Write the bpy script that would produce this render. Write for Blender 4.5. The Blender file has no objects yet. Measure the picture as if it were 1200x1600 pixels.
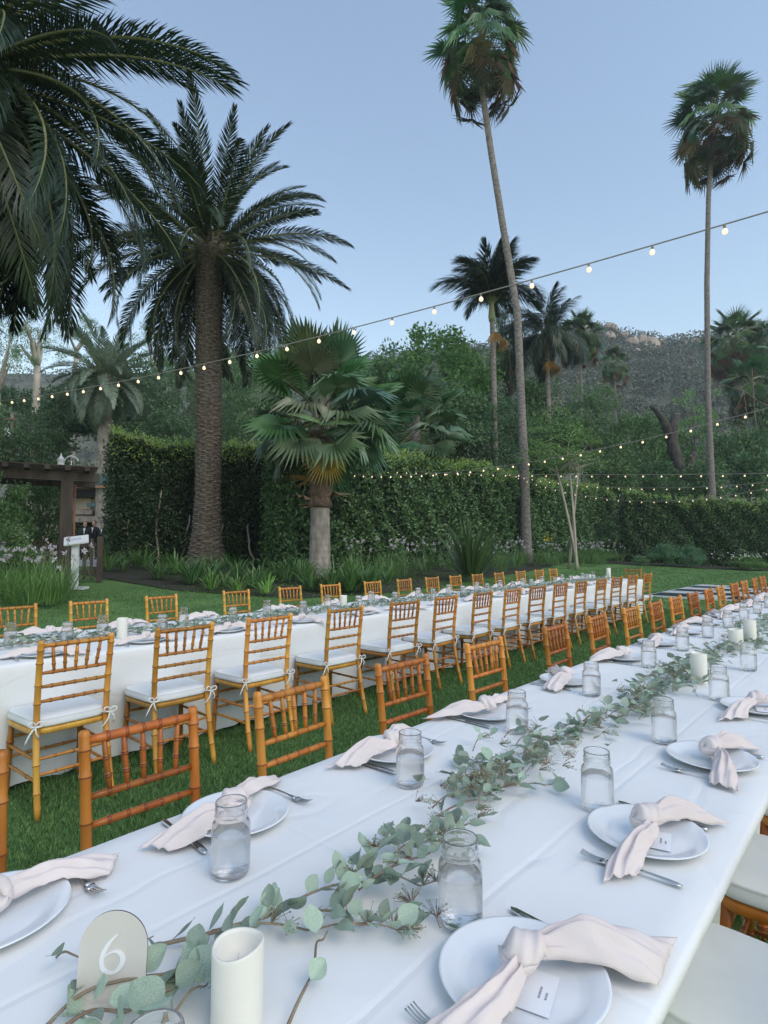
import bpy, bmesh, math, random
import numpy as np
from mathutils import Vector, Matrix, Euler

SC = bpy.context.scene
COL = SC.collection
RND = random.Random(11)
NR = np.random.default_rng(11)
PI = math.pi

# ------------------------------------------------------------------ camera
FPX, CAM_H = 900.0, 1.45                      # focal length in photo pixels (1200 x 1600), eye height
PITCH = math.atan(52 / 900)
cam_d = bpy.data.cameras.new('camera')
cam_d.sensor_fit = 'VERTICAL'; cam_d.sensor_height = 36.0; cam_d.lens = 36.0 * FPX / 1600.0
cam_d.clip_start = 0.02; cam_d.clip_end = 5000
cam = bpy.data.objects.new('camera', cam_d); COL.objects.link(cam)
cam.location = (0, 0, CAM_H); cam.rotation_euler = (PI / 2 + PITCH, 0, 0)
SC.camera = cam

# ------------------------------------------------------------------ world, sun, exposure
SUN_EL, SUN_AZ = math.radians(45), math.radians(140)     # azimuth clockwise from +Y (the view direction)
w = bpy.data.worlds.new('World'); SC.world = w; w.use_nodes = True
nt = w.node_tree; nt.nodes.clear()
sky = nt.nodes.new('ShaderNodeTexSky'); sky.sky_type = 'NISHITA'; sky.sun_disc = False
sky.sun_elevation = SUN_EL; sky.sun_rotation = SUN_AZ
sky.air_density = 1.6; sky.dust_density = 0.3; sky.ozone_density = 1.0
hsv = nt.nodes.new('ShaderNodeHueSaturation'); hsv.inputs['Saturation'].default_value = 0.90
bg = nt.nodes.new('ShaderNodeBackground'); bg.inputs['Strength'].default_value = 0.15
wo = nt.nodes.new('ShaderNodeOutputWorld')
nt.links.new(sky.outputs[0], hsv.inputs['Color']); nt.links.new(hsv.outputs[0], bg.inputs['Color'])
nt.links.new(bg.outputs[0], wo.inputs[0])
sun_d = bpy.data.lights.new('sun', 'SUN'); sun_d.energy = 0.95; sun_d.angle = math.radians(38)
sun_d.color = (1.0, 0.86, 0.68)
sun = bpy.data.objects.new('sun', sun_d); COL.objects.link(sun)
sdir = Vector((math.sin(SUN_AZ) * math.cos(SUN_EL), math.cos(SUN_AZ) * math.cos(SUN_EL), math.sin(SUN_EL)))
sun.rotation_euler = (-sdir).to_track_quat('-Z', 'Y').to_euler()
sun.location = (0, -5, 30)
vs = SC.view_settings
vs.view_transform = 'Standard'; vs.look = 'None'; vs.gamma = 1.0; vs.use_curve_mapping = False
vs.exposure = 0.54
SC.cycles.use_denoising = True
SC.cycles.max_bounces = 12; SC.cycles.transparent_max_bounces = 24; SC.cycles.transmission_bounces = 12
SC.cycles.diffuse_bounces = 3; SC.cycles.glossy_bounces = 3
SC.cycles.caustics_refractive = True; SC.cycles.caustics_reflective = False

# ------------------------------------------------------------------ frames of reference
TH = math.atan(800 / 900 * math.cos(PITCH))   # the long tables run TH to the right of the view direction
TS, TC = math.sin(TH), math.cos(TH)
def W(a, b, z=0.0):                           # a along the tables, b across them (right positive)
    return Vector((a * TS + b * TC, a * TC - b * TS, z))
def AB(x, y): return x * TS + y * TC, x * TC - y * TS
ROT_T = -TH                                   # local +Y along the tables
def ray(px, py):
    u = (px - 600) / FPX; v = -(py - 800) / FPX
    return u, math.cos(PITCH) - v * math.sin(PITCH), math.sin(PITCH) + v * math.cos(PITCH)
def at(px, py, Y):                            # point seen in that direction at depth Y
    x, y, z = ray(px, py); k = Y / y
    return Vector((x * k, Y, CAM_H + z * k))
def onz(px, py, z):                           # point seen in that direction at height z
    x, y, v = ray(px, py); k = (z - CAM_H) / v
    return Vector((x * k, y * k, z))
def gz(x, y):                                 # lie of the ground
    q = np.asarray(y) * TS - np.asarray(x) * TC
    r = np.clip(0.062 * (q - 6.6), 0, 0.72)
    return r

# ------------------------------------------------------------------ mesh helpers
class MB:
    def __init__(s): s.V = []; s.F = []; s.n = 0
    def add(s, V, F, m=0):
        V = np.asarray(V, float).reshape(-1, 3)
        if not isinstance(F, np.ndarray):
            by = {}
            for f in F: by.setdefault(len(f), []).append(f)
            for fs in by.values(): s.F.append((np.asarray(fs, np.int64) + s.n, m))
        else:
            s.F.append((F + s.n, m))
        s.V.append(V); s.n += len(V)
        return s
    def mesh(s, name, mats, smooth=True):
        me = bpy.data.meshes.new(name)
        V = np.concatenate(s.V)
        loops = np.concatenate([f.ravel() for f, m in s.F])
        tot = np.concatenate([np.full(len(f), f.shape[1]) for f, m in s.F])
        mi = np.concatenate([np.full(len(f), m) for f, m in s.F])
        st = np.concatenate([[0], np.cumsum(tot)[:-1]])
        me.vertices.add(len(V)); me.vertices.foreach_set('co', V.astype(np.float32).ravel())
        me.loops.add(len(loops)); me.loops.foreach_set('vertex_index', loops.astype(np.int32))
        me.polygons.add(len(tot)); me.polygons.foreach_set('loop_start', st.astype(np.int32))
        me.polygons.foreach_set('material_index', mi.astype(np.int32))
        if not isinstance(mats, (list, tuple)): mats = [mats]
        for m in mats: me.materials.append(m)
        me.update(calc_edges=True)
        me.polygons.foreach_set('use_smooth', np.full(len(tot), smooth, dtype=bool))
        return me
    def build(s, name, mats, parent=None, smooth=True, loc=None, rz=None):
        return ob(name, s.mesh(name, mats, smooth), parent, loc, rz)
    # ---- shapes
    def box(s, c, d, rz=0.0, m=0, M=None):
        x, y, z = d[0] / 2, d[1] / 2, d[2] / 2
        V = np.array([[-x, -y, -z], [x, -y, -z], [x, y, -z], [-x, y, -z], [-x, -y, z], [x, -y, z], [x, y, z], [-x, y, z]])
        if rz: V = V @ np.array([[math.cos(rz), math.sin(rz), 0], [-math.sin(rz), math.cos(rz), 0], [0, 0, 1]])
        if M is not None: V = np.array([M @ Vector(v) for v in V])
        return s.add(V + np.asarray(c, float), np.array([[0, 3, 2, 1], [4, 5, 6, 7], [0, 1, 5, 4], [1, 2, 6, 5], [2, 3, 7, 6], [3, 0, 4, 7]]), m)
    def bar(s, p, q, wx, wz, m=0):                       # a squared bar from p to q
        p, q = Vector(p), Vector(q); d = (q - p); L = d.length
        M = d.to_track_quat('Y', 'Z').to_matrix()
        return s.box((p + q) / 2, (wx, L, wz), m=m, M=M)
    def tube(s, P, r, n=8, m=0, cap=True, sq=1.0):
        P = np.asarray(P, float); k = len(P)
        r = np.full(k, r) if np.isscalar(r) else np.asarray(r, float)
        T = np.gradient(P, axis=0); T /= np.linalg.norm(T, axis=1)[:, None] + 1e-12
        u = np.cross(T[0], [0, 0, 1]);
        if np.linalg.norm(u) < 1e-3: u = np.cross(T[0], [0, 1, 0])
        u /= np.linalg.norm(u); V = []
        ang = np.arange(n) * 2 * PI / n
        for i in range(k):
            u = u - T[i] * u.dot(T[i]); u /= np.linalg.norm(u) + 1e-12
            v = np.cross(T[i], u)
            V.append(P[i] + r[i] * (np.cos(ang)[:, None] * u + np.sin(ang)[:, None] * v * sq))
        V = np.concatenate(V); i = np.arange(k - 1)[:, None]; j = np.arange(n)[None, :]
        F = np.stack([i * n + j, i * n + (j + 1) % n, (i + 1) * n + (j + 1) % n, (i + 1) * n + j], -1).reshape(-1, 4)
        s.add(V, F, m)
        if cap:
            s.F.append((np.array([list(range(n))[::-1]]) + s.n - k * n, m))
            s.F.append((np.array([list(range(n))]) + s.n - n, m))
        return s
    def lathe(s, prof, n=24, c=(0, 0, 0), m=0, cap0=True, cap1=True):
        prof = np.asarray(prof, float); k = len(prof); ang = np.arange(n) * 2 * PI / n
        V = np.stack([prof[:, 0, None] * np.cos(ang), prof[:, 0, None] * np.sin(ang), np.repeat(prof[:, 1, None], n, 1)], -1).reshape(-1, 3)
        i = np.arange(k - 1)[:, None]; j = np.arange(n)[None, :]
        F = np.stack([i * n + j, i * n + (j + 1) % n, (i + 1) * n + (j + 1) % n, (i + 1) * n + j], -1).reshape(-1, 4)
        s.add(V + np.asarray(c, float), F, m)
        if cap0: s.F.append((np.array([list(range(n))[::-1]]) + s.n - k * n, m))
        if cap1: s.F.append((np.array([list(range(n))]) + s.n - n, m))
        return s
    def grid(s, G, m=0, flip=False):
        G = np.asarray(G, float); a, b = G.shape[:2]
        i = np.arange(a - 1)[:, None]; j = np.arange(b - 1)[None, :]
        F = np.stack([i * b + j, (i + 1) * b + j, (i + 1) * b + j + 1, i * b + j + 1], -1).reshape(-1, 4)
        if flip: F = F[:, ::-1]
        return s.add(G.reshape(-1, 3), F, m)
    def leaves(s, C, D, U, L, Wd, m=0, fold=0.12):
        """diamond leaves: base C, direction D, side U, length L, width Wd"""
        C = np.asarray(C); n = len(C); L = np.broadcast_to(L, n)[:, None]; Wd = np.broadcast_to(Wd, n)[:, None]
        N = np.cross(D, U)
        mid = C + D * L * 0.45
        V = np.stack([C, mid + U * Wd / 2 + N * L * fold, C + D * L, mid - U * Wd / 2 + N * L * fold], 1).reshape(-1, 3)
        F = np.arange(n * 4).reshape(-1, 4)
        return s.add(V, F, m)

def unit(v): return v / (np.linalg.norm(v, axis=-1, keepdims=True) + 1e-12)
def rand_dirs(n, rng=NR): return unit(rng.normal(size=(n, 3)))
def rand_frames(n, rng=NR, up=0.0):
    D = rng.normal(size=(n, 3)); D[:, 2] += up; D = unit(D)
    U = unit(np.cross(D, rng.normal(size=(n, 3))))
    return D, U

def ob(name, me, parent=None, loc=None, rz=None, rot=None, scale=None, color=None):
    o = bpy.data.objects.new(name, me); COL.objects.link(o)
    if parent is not None: o.parent = parent
    if loc is not None: o.location = loc
    if rz is not None: o.rotation_euler = (0, 0, rz)
    if rot is not None: o.rotation_euler = rot
    if scale is not None: o.scale = (scale,) * 3 if np.isscalar(scale) else scale
    if color is not None: o.color = (*color, 1)
    return o
def tag(o, label=None, cat=None, group=None, kind=None):
    if label: o['label'] = label
    if cat: o['category'] = cat
    if group: o['group'] = group
    if kind: o['kind'] = kind
    return o
def empty(name, loc=(0, 0, 0), rz=0.0, label=None, cat=None, group=None):
    o = bpy.data.objects.new(name, None); COL.objects.link(o)
    o.empty_display_size = 0.2; o.location = loc; o.rotation_euler = (0, 0, rz)
    return tag(o, label, cat, group)
def copy_tree(o, parent=None):
    c = o.copy(); COL.objects.link(c); c.parent = parent
    for ch in o.children: copy_tree(ch, c)
    return c
ORD = 'first second third fourth fifth sixth seventh eighth ninth tenth eleventh twelfth thirteenth fourteenth fifteenth sixteenth seventeenth eighteenth nineteenth twentieth'.split()
ORD += ['twenty-' + o_ for o_ in ORD[:9]] + ['thirtieth'] + ['thirty-' + o_ for o_ in ORD[:9]]

# ------------------------------------------------------------------ materials
def lin(r, g, b):
    f = lambda c: ((c / 255 + 0.055) / 1.055) ** 2.4 if c > 10 else c / 255 / 12.92
    return (f(r), f(g), f(b))
def mat(name, c1, c2=None, scale=6.0, rough=0.6, bump=0.0, bscale=40.0, island=False, objcol=False, objrand=0.0,
        trans=0.0, spec=0.5, metal=0.0, detail=4.0, stretch=None, coat=0.0, ramp=(0.35, 0.65), sss=0.0, bdist=0.01, tcol=None):
    m = bpy.data.materials.new(name); m.use_nodes = True
    t = m.node_tree; N, L = t.nodes, t.links; p = N['Principled BSDF']; out = N['Material Output']
    p.inputs['Roughness'].default_value = rough; p.inputs['Metallic'].default_value = metal
    p.inputs['Specular IOR Level'].default_value = spec
    if coat: p.inputs['Coat Weight'].default_value = coat; p.inputs['Coat Roughness'].default_value = 0.15
    if sss:
        p.inputs['Subsurface Weight'].default_value = sss; p.inputs['Subsurface Radius'].default_value = (0.02, 0.012, 0.008)
    co = N.new('ShaderNodeTexCoord'); vec = co.outputs['Object']
    if stretch:
        mp = N.new('ShaderNodeMapping'); mp.inputs['Scale'].default_value = stretch
        L.new(vec, mp.inputs[0]); vec = mp.outputs[0]
    if c2 is None: c2 = c1
    cr = N.new('ShaderNodeValToRGB')
    cr.color_ramp.elements[0].color = (*c1, 1); cr.color_ramp.elements[1].color = (*c2, 1)
    if island:
        g = N.new('ShaderNodeNewGeometry'); L.new(g.outputs['Random Per Island'], cr.inputs[0])
        cr.color_ramp.elements[0].position = 0; cr.color_ramp.elements[1].position = 1
    else:
        no = N.new('ShaderNodeTexNoise'); no.inputs['Scale'].default_value = scale; no.inputs['Detail'].default_value = detail
        L.new(vec, no.inputs['Vector']); L.new(no.outputs['Fac'], cr.inputs[0])
        cr.color_ramp.elements[0].position = ramp[0]; cr.color_ramp.elements[1].position = ramp[1]
    col = cr.outputs[0]
    if objcol or objrand:
        oi = N.new('ShaderNodeObjectInfo')
        if objcol:
            mx = N.new('ShaderNodeMix'); mx.data_type = 'RGBA'; mx.blend_type = 'MULTIPLY'; mx.inputs[0].default_value = 1.0
            L.new(col, mx.inputs[6]); L.new(oi.outputs['Color'], mx.inputs[7]); col = mx.outputs[2]
        if objrand:
            mr = N.new('ShaderNodeMapRange'); mr.inputs[3].default_value = 1 - objrand; mr.inputs[4].default_value = 1 + objrand
            L.new(oi.outputs['Random'], mr.inputs[0])
            hs = N.new('ShaderNodeHueSaturation'); L.new(mr.outputs[0], hs.inputs['Value']); L.new(col, hs.inputs['Color']); col = hs.outputs[0]
    L.new(col, p.inputs['Base Color'])
    if bump:
        nb = N.new('ShaderNodeTexNoise'); nb.inputs['Scale'].default_value = bscale; nb.inputs['Detail'].default_value = 5
        L.new(vec, nb.inputs['Vector'])
        bp = N.new('ShaderNodeBump'); bp.inputs['Strength'].default_value = bump; bp.inputs['Distance'].default_value = bdist
        L.new(nb.outputs['Fac'], bp.inputs['Height']); L.new(bp.outputs[0], p.inputs['Normal'])
    if trans:
        tr = N.new('ShaderNodeBsdfTranslucent'); ms = N.new('ShaderNodeMixShader'); ms.inputs[0].default_value = trans
        if tcol: tr.inputs[0].default_value = (*tcol, 1)
        else: L.new(col, tr.inputs[0])
        L.new(p.outputs[0], ms.inputs[1]); L.new(tr.outputs[0], ms.inputs[2]); L.new(ms.outputs[0], out.inputs[0])
    return m
def emit(name, col, strength):
    m = bpy.data.materials.new(name); m.use_nodes = True; N, L = m.node_tree.nodes, m.node_tree.links
    p = N['Principled BSDF']; p.inputs['Base Color'].default_value = (*col, 1)
    p.inputs['Emission Color'].default_value = (*col, 1); p.inputs['Emission Strength'].default_value = strength
    p.inputs['Roughness'].default_value = 0.1
    return m
def glass(name, col, ior, rough=0.0, clear=.5, mist=0.0):
    m = bpy.data.materials.new(name); m.use_nodes = True; N, L = m.node_tree.nodes, m.node_tree.links; p = N['Principled BSDF']; out = N['Material Output']
    p.inputs['Base Color'].default_value = (*col, 1); p.inputs['Transmission Weight'].default_value = 1.0
    p.inputs['Roughness'].default_value = rough; p.inputs['IOR'].default_value = ior
    tr = N.new('ShaderNodeBsdfTransparent'); tr.inputs[0].default_value = (*col, 1); mx = N.new('ShaderNodeMixShader'); mx.inputs[0].default_value = clear
    L.new(p.outputs[0], mx.inputs[1]); L.new(tr.outputs[0], mx.inputs[2]); sh = mx.outputs[0]
    if mist:
        di = N.new('ShaderNodeBsdfDiffuse'); di.inputs[0].default_value = (.82, .84, .85, 1); m2 = N.new('ShaderNodeMixShader')
        co = N.new('ShaderNodeTexCoord'); no = N.new('ShaderNodeTexNoise'); no.inputs['Scale'].default_value = 70; L.new(co.outputs['Object'], no.inputs['Vector'])
        mr = N.new('ShaderNodeMapRange'); mr.inputs[1].default_value = .4; mr.inputs[2].default_value = .7; mr.inputs[3].default_value = mist * .3; mr.inputs[4].default_value = mist; L.new(no.outputs['Fac'], mr.inputs[0])
        L.new(mr.outputs[0], m2.inputs[0]); L.new(sh, m2.inputs[1]); L.new(di.outputs[0], m2.inputs[2]); sh = m2.outputs[0]
    L.new(sh, out.inputs[0]); return m

MT = {}
MT['wood'] = mat('varnished_wood', (0.5, 0.205, 0.038), (0.66, 0.32, 0.066), 14, 0.32, 0.15, 60, objcol=True, objrand=0.16, stretch=(1, 1, 0.25), coat=0.12, spec=0.35)
MT['ring'] = mat('dark_ring_stain', (0.20, 0.06, 0.018), (0.30, 0.10, 0.03), 20, 0.4, objcol=True)
MT['cushion'] = mat('cushion_canvas', (0.78, 0.79, 0.78), (0.72, 0.73, 0.72), 5, 0.85, 0.15, 500, bdist=0.002)
MT['tie'] = mat('cotton_tie', (0.80, 0.80, 0.77), None, rough=0.9)
MT['cloth'] = mat('white_linen', (0.84, 0.84, 0.83), (0.79, 0.795, 0.79), 1.7, 0.8, 0.25, 3.0, bdist=0.03, spec=0.25)
def crease(m, scale, dist, strength):
    t = m.node_tree; N, L = t.nodes, t.links; p = N['Principled BSDF']; co = N.new('ShaderNodeTexCoord'); mp = N.new('ShaderNodeMapping'); mp.inputs['Scale'].default_value = (1.0, .45, 1.0); mp.inputs['Rotation'].default_value = (0, 0, .5)
    L.new(co.outputs['Object'], mp.inputs[0]); a = N.new('ShaderNodeTexNoise'); a.inputs['Scale'].default_value = scale; a.inputs['Detail'].default_value = 2; a.inputs['Distortion'].default_value = .8; L.new(mp.outputs[0], a.inputs['Vector'])
    s_ = N.new('ShaderNodeMath'); s_.operation = 'SUBTRACT'; s_.inputs[1].default_value = .5; ab = N.new('ShaderNodeMath'); ab.operation = 'ABSOLUTE'; mi = N.new('ShaderNodeMath'); mi.operation = 'MINIMUM'; mi.inputs[1].default_value = .05
    L.new(a.outputs['Fac'], s_.inputs[0]); L.new(s_.outputs[0], ab.inputs[0]); L.new(ab.outputs[0], mi.inputs[0])
    bp = N.new('ShaderNodeBump'); bp.inputs['Strength'].default_value = strength; bp.inputs['Distance'].default_value = dist; L.new(mi.outputs[0], bp.inputs['Height'])
    old = p.inputs['Normal'].links[0].from_socket; L.new(old, bp.inputs['Normal']); L.new(bp.outputs[0], p.inputs['Normal'])
crease(MT['cloth'], 2.3, .10, .32)
def pressed(m, sx, sy, dist, strength):
    t = m.node_tree; N, L = t.nodes, t.links; p = N['Principled BSDF']; co = N.new('ShaderNodeTexCoord'); no = N.new('ShaderNodeTexNoise'); no.inputs['Scale'].default_value = 1.3; L.new(co.outputs['Object'], no.inputs['Vector'])
    mv = N.new('ShaderNodeVectorMath'); mv.operation = 'MULTIPLY_ADD'; mv.inputs[1].default_value = (.05, .05, 0); L.new(no.outputs['Color'], mv.inputs[0]); L.new(co.outputs['Object'], mv.inputs[2])
    sp = N.new('ShaderNodeSeparateXYZ'); L.new(mv.outputs[0], sp.inputs[0]); acc = None
    for ax, per in ((0, sx), (1, sy)):
        pp = N.new('ShaderNodeMath'); pp.operation = 'PINGPONG'; pp.inputs[1].default_value = per / 2; L.new(sp.outputs[ax], pp.inputs[0])
        mn = N.new('ShaderNodeMath'); mn.operation = 'MINIMUM'; mn.inputs[1].default_value = .012; L.new(pp.outputs[0], mn.inputs[0])
        if acc is None: acc = mn.outputs[0]
        else:
            ad = N.new('ShaderNodeMath'); ad.operation = 'ADD'; L.new(acc, ad.inputs[0]); L.new(mn.outputs[0], ad.inputs[1]); acc = ad.outputs[0]
    bp = N.new('ShaderNodeBump'); bp.inputs['Strength'].default_value = strength; bp.inputs['Distance'].default_value = dist; L.new(acc, bp.inputs['Height'])
    L.new(p.inputs['Normal'].links[0].from_socket, bp.inputs['Normal']); L.new(bp.outputs[0], p.inputs['Normal'])
pressed(MT['cloth'], .41, .83, .35, .35)
MT['porcelain'] = mat('white_porcelain', (0.80, 0.82, 0.84), None, rough=0.12, spec=0.6)
MT['napkin'] = mat('blush_napkin', (0.76, 0.67, 0.64), (0.71, 0.62, 0.595), 9, 0.85, 0.3, 260, bdist=0.002, spec=0.2)
MT['steel'] = mat('polished_steel', (0.62, 0.61, 0.59), None, rough=0.2, metal=1.0)
MT['glass'] = glass('clear_jar_glass', (1, 1, 1), 1.36, clear=.16)
MT['water'] = glass('water', (1, 1, 1), 1.33, clear=.16)
MT['wax'] = mat('ivory_wax', (0.80, 0.77, 0.69), (0.76, 0.73, 0.65), 8, 0.5, 0.05, 30, sss=0.15)
MT['acrylic'] = mat('beige_acrylic', (0.64, 0.61, 0.56), (0.6, 0.57, 0.52), 6, 0.25)
MT['acrylic_edge'] = mat('dark_acrylic_edge', (0.12, 0.10, 0.12), None, rough=0.3)
MT['digit'] = mat('white_acrylic', (0.80, 0.81, 0.82), None, rough=0.3)
MT['card'] = mat('white_card', (0.82, 0.83, 0.86), None, rough=0.7)
MT['ink'] = mat('grey_ink', (0.25, 0.26, 0.30), None, rough=0.8)
MT['euc'] = mat('eucalyptus_leaf', (0.2509, 0.3387, 0.2509), (0.4516, 0.5268, 0.4014), island=True, rough=0.6, objrand=0.22, trans=0.15)
MT['euc_part'] = mat('eucalyptus_leaf_large', (0.2495, 0.3386, 0.2554), (0.392, 0.4811, 0.3742), 30, 0.55, 0.2, 90, objrand=0.38, trans=0.12, bdist=0.003)
MT['stem'] = mat('eucalyptus_stem', (0.20, 0.14, 0.095), (0.30, 0.25, 0.17), 25, 0.7)
MT['seed'] = mat('eucalyptus_seed', (0.26, 0.32, 0.20), (0.38, 0.43, 0.29), island=True, rough=0.6)
MT['lawn'] = mat('lawn_turf', (0.0748, 0.154, 0.0462), (0.154, 0.2695, 0.0858), 1.3, 0.9, 0.8, 22, detail=8, bdist=0.05, ramp=(0.3, 0.7), spec=0.2)
MT['blade'] = mat('grass_blade', (0.035, 0.095, 0.026), (0.21, 0.37, 0.115), island=True, rough=0.6, trans=0.3)
MT['soil'] = mat('garden_soil', (0.022, 0.022, 0.013), (0.05, 0.048, 0.028), 8, 0.95, 0.8, 25, bdist=0.04)
MT['phx'] = mat('date_palm_leaflet', (0.0187, 0.0396, 0.0187), (0.0504, 0.0828, 0.0389), island=True, rough=0.38, trans=0.16, spec=0.6, objrand=0.2)
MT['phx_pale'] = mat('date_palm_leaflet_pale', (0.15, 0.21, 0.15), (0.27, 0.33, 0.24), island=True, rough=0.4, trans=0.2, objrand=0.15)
MT['rachis'] = mat('palm_rachis', (0.16, 0.18, 0.07), (0.24, 0.25, 0.11), 3, 0.5)
MT['ptrunk'] = mat('date_palm_bark', (0.085, 0.066, 0.052), (0.235, 0.195, 0.16), 9, 0.95, 0.7, 30, stretch=(1, 1, 2.5), bdist=0.03)
MT['ftrunk'] = mat('fan_palm_bark', (0.20, 0.17, 0.145), (0.36, 0.32, 0.28), 7, 0.95, 0.8, 20, stretch=(1, 1, 0.35), bdist=0.02)
MT['ftrunk_up'] = mat('fan_palm_husk', (0.075, 0.045, 0.032), (0.20, 0.13, 0.09), 7, 0.95, 0.8, 20, stretch=(1, 1, 0.35), bdist=0.04)
MT['wtrunk'] = mat('tall_palm_bark', (0.1445, 0.1232, 0.1105), (0.289, 0.255, 0.2295), 5, 0.95, 0.7, 12, stretch=(1, 1, 2.2), bdist=0.03)
MT['fan'] = mat('fan_leaf_green', (0.0624, 0.138, 0.0696), (0.15, 0.246, 0.132), island=True, rough=0.4, trans=0.2, objcol=True, objrand=0.25, spec=0.6)
MT['fan_dead'] = mat('fan_leaf_dead', (0.14, 0.09, 0.055), (0.30, 0.215, 0.145), island=True, rough=0.85, trans=0.15, objcol=True, objrand=0.3)
MT['hedge'] = mat('hedge_leaf', (0.022, 0.052, 0.022), (0.125, 0.205, 0.085), island=True, rough=0.33, trans=0.12, objcol=True)
MT['hedge_new'] = mat('hedge_new_growth', (0.2, 0.32, 0.075), (0.42, 0.55, 0.18), island=True, rough=0.5, trans=0.3, objcol=True)
MT['hedge_core'] = mat('hedge_core_shade', (0.006, 0.014, 0.006), (0.02, 0.04, 0.015), 7, 0.9, 1.0, 9, bdist=0.15)  # near-black green paints in the shade behind the outer leaves
MT['tree'] = mat('tree_leaf', (0.0682, 0.1232, 0.0572), (0.1705, 0.2585, 0.121), island=True, rough=0.55, trans=0.25, objcol=True)
MT['bark'] = mat('tree_bark', (0.11, 0.085, 0.07), (0.23, 0.185, 0.15), 5, 0.95, 0.8, 16, stretch=(1, 1, 0.4), objcol=True, bdist=0.03)
MT['pale_bark'] = mat('pale_smooth_bark', (0.30, 0.26, 0.21), (0.48, 0.43, 0.36), 3, 0.8, 0.4, 10, stretch=(1, 1, 0.4))
MT['strap'] = mat('strap_leaf', (0.066, 0.138, 0.048), (0.174, 0.288, 0.102), island=True, rough=0.45, trans=0.2, objcol=True, objrand=0.2)
MT['flower_p'] = mat('mauve_petal', (0.56, 0.48, 0.55), (0.72, 0.66, 0.7), island=True, rough=0.7, trans=0.3)
MT['flower_o'] = mat('orange_petal', (0.62, 0.16, 0.04), (0.70, 0.30, 0.04), island=True, rough=0.7, trans=0.3)
MT['flower_y'] = mat('yellow_petal', (0.75, 0.55, 0.03), None, rough=0.7)
MT['flower_w'] = mat('white_petal', (0.62, 0.60, 0.58), (0.75, 0.74, 0.72), island=True, rough=0.7, trans=0.3)
MT['scrub'] = mat('hill_scrub', (0.085, 0.105, 0.07), (0.155, 0.175, 0.115), island=True, rough=0.9)
MT['hill'] = mat('hill_soil', (0.07, 0.082, 0.05), (0.15, 0.145, 0.1), 0.06, 0.95, 0.6, 0.2, bdist=2.0, detail=8)
MT['rock'] = mat('granite_boulder', (0.32, 0.26, 0.215), (0.5, 0.415, 0.35), 0.25, 0.9, 0.8, 0.6, bdist=0.8, detail=8)
MT['dwood'] = mat('dark_stained_wood', (0.045, 0.031, 0.025), (0.092, 0.066, 0.052), 6, 0.75, 0.4, 25, stretch=(1, 1, 0.2), bdist=0.01)
MT['wpaint'] = mat('white_paint', (0.78, 0.79, 0.80), (0.72, 0.73, 0.74), 5, 0.5)
MT['cable'] = mat('grey_cable', (0.30, 0.275, 0.25), None, rough=0.6)
MT['socket'] = mat('bulb_socket', (0.24, 0.20, 0.17), None, rough=0.5)
MT['bulb'] = emit('lit_bulb', (1.0, 0.76, 0.50), .75)
MT['stucco'] = mat('beige_stucco', (0.40, 0.33, 0.25), (0.46, 0.38, 0.30), 3, 0.9)
MT['groof'] = mat('green_shingle', (0.05, 0.1, 0.1), (0.08, 0.14, 0.14), 6, 0.8)
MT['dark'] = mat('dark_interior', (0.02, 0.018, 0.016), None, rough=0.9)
MT['floor_w'] = mat('white_floor_panel', (0.72, 0.72, 0.72), None, rough=0.3)
MT['floor_k'] = mat('black_floor_panel', (0.02, 0.02, 0.024), None, rough=0.3)
MT['concrete'] = mat('pale_path', (0.36, 0.34, 0.31), (0.45, 0.42, 0.39), 5, 0.9)
MT['suit'] = mat('dark_suit', (0.015, 0.016, 0.02), None, rough=0.8)
MT['skin'] = mat('skin', (0.48, 0.29, 0.21), None, rough=0.6)
MT['shirt'] = mat('white_shirt', (0.75, 0.75, 0.76), None, rough=0.8)

# ================================================================== SETTING: ground, lawn, bed, hill
def ground_patch(name, X, Y, dz, m, kind='structure'):
    G = np.stack([X, Y, gz(X, Y) + dz], -1)
    b = MB(); b.grid(G, flip=True)
    return tag(b.build(name, m), kind=kind)
u = np.linspace(-1, 1, 181); xs = 9 * np.sinh(u * 5.0) ; ys = 9 * np.sinh(np.linspace(-0.75, 1, 181) * 5.0) + 6
GX, GY = np.meshgrid(xs, ys, indexing='ij')
ground_patch('lawn', GX, GY, 0.0, MT['lawn'])
# planting beds (soil) below the hedges
def bed(name, pts_front, pts_back, dz=0.02):
    f = np.array(pts_front); r = np.array(pts_back); n = 30
    def res(P):
        t = np.linspace(0, len(P) - 1, n); i = np.clip(t.astype(int), 0, len(P) - 2); k = (t - i)[:, None]
        return P[i] * (1 - k) + P[i + 1] * k
    F, B = res(f), res(r); s = np.linspace(0, 1, 9)[:, None, None]
    P = F[None] * (1 - s) + B[None] * s
    ground_patch(name, P[..., 0], P[..., 1], dz, MT['soil'])
bed('flower_bed', [(-8.4, 16.0), (-4.9, 13.6), (-2.0, 13.2), (0.3, 15.2), (6.0, 24.4), (10.5, 33.0)],
    [(-11.5, 23.5), (-6, 24), (-1.6, 24), (1.6, 26), (8.0, 35), (13.0, 41)])
bed('border_bed', [(10.8, 34.2), (16, 33.4), (24, 32.6), (34, 32)], [(13, 41), (18, 40), (26, 40), (36, 40)], 0.03)

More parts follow.
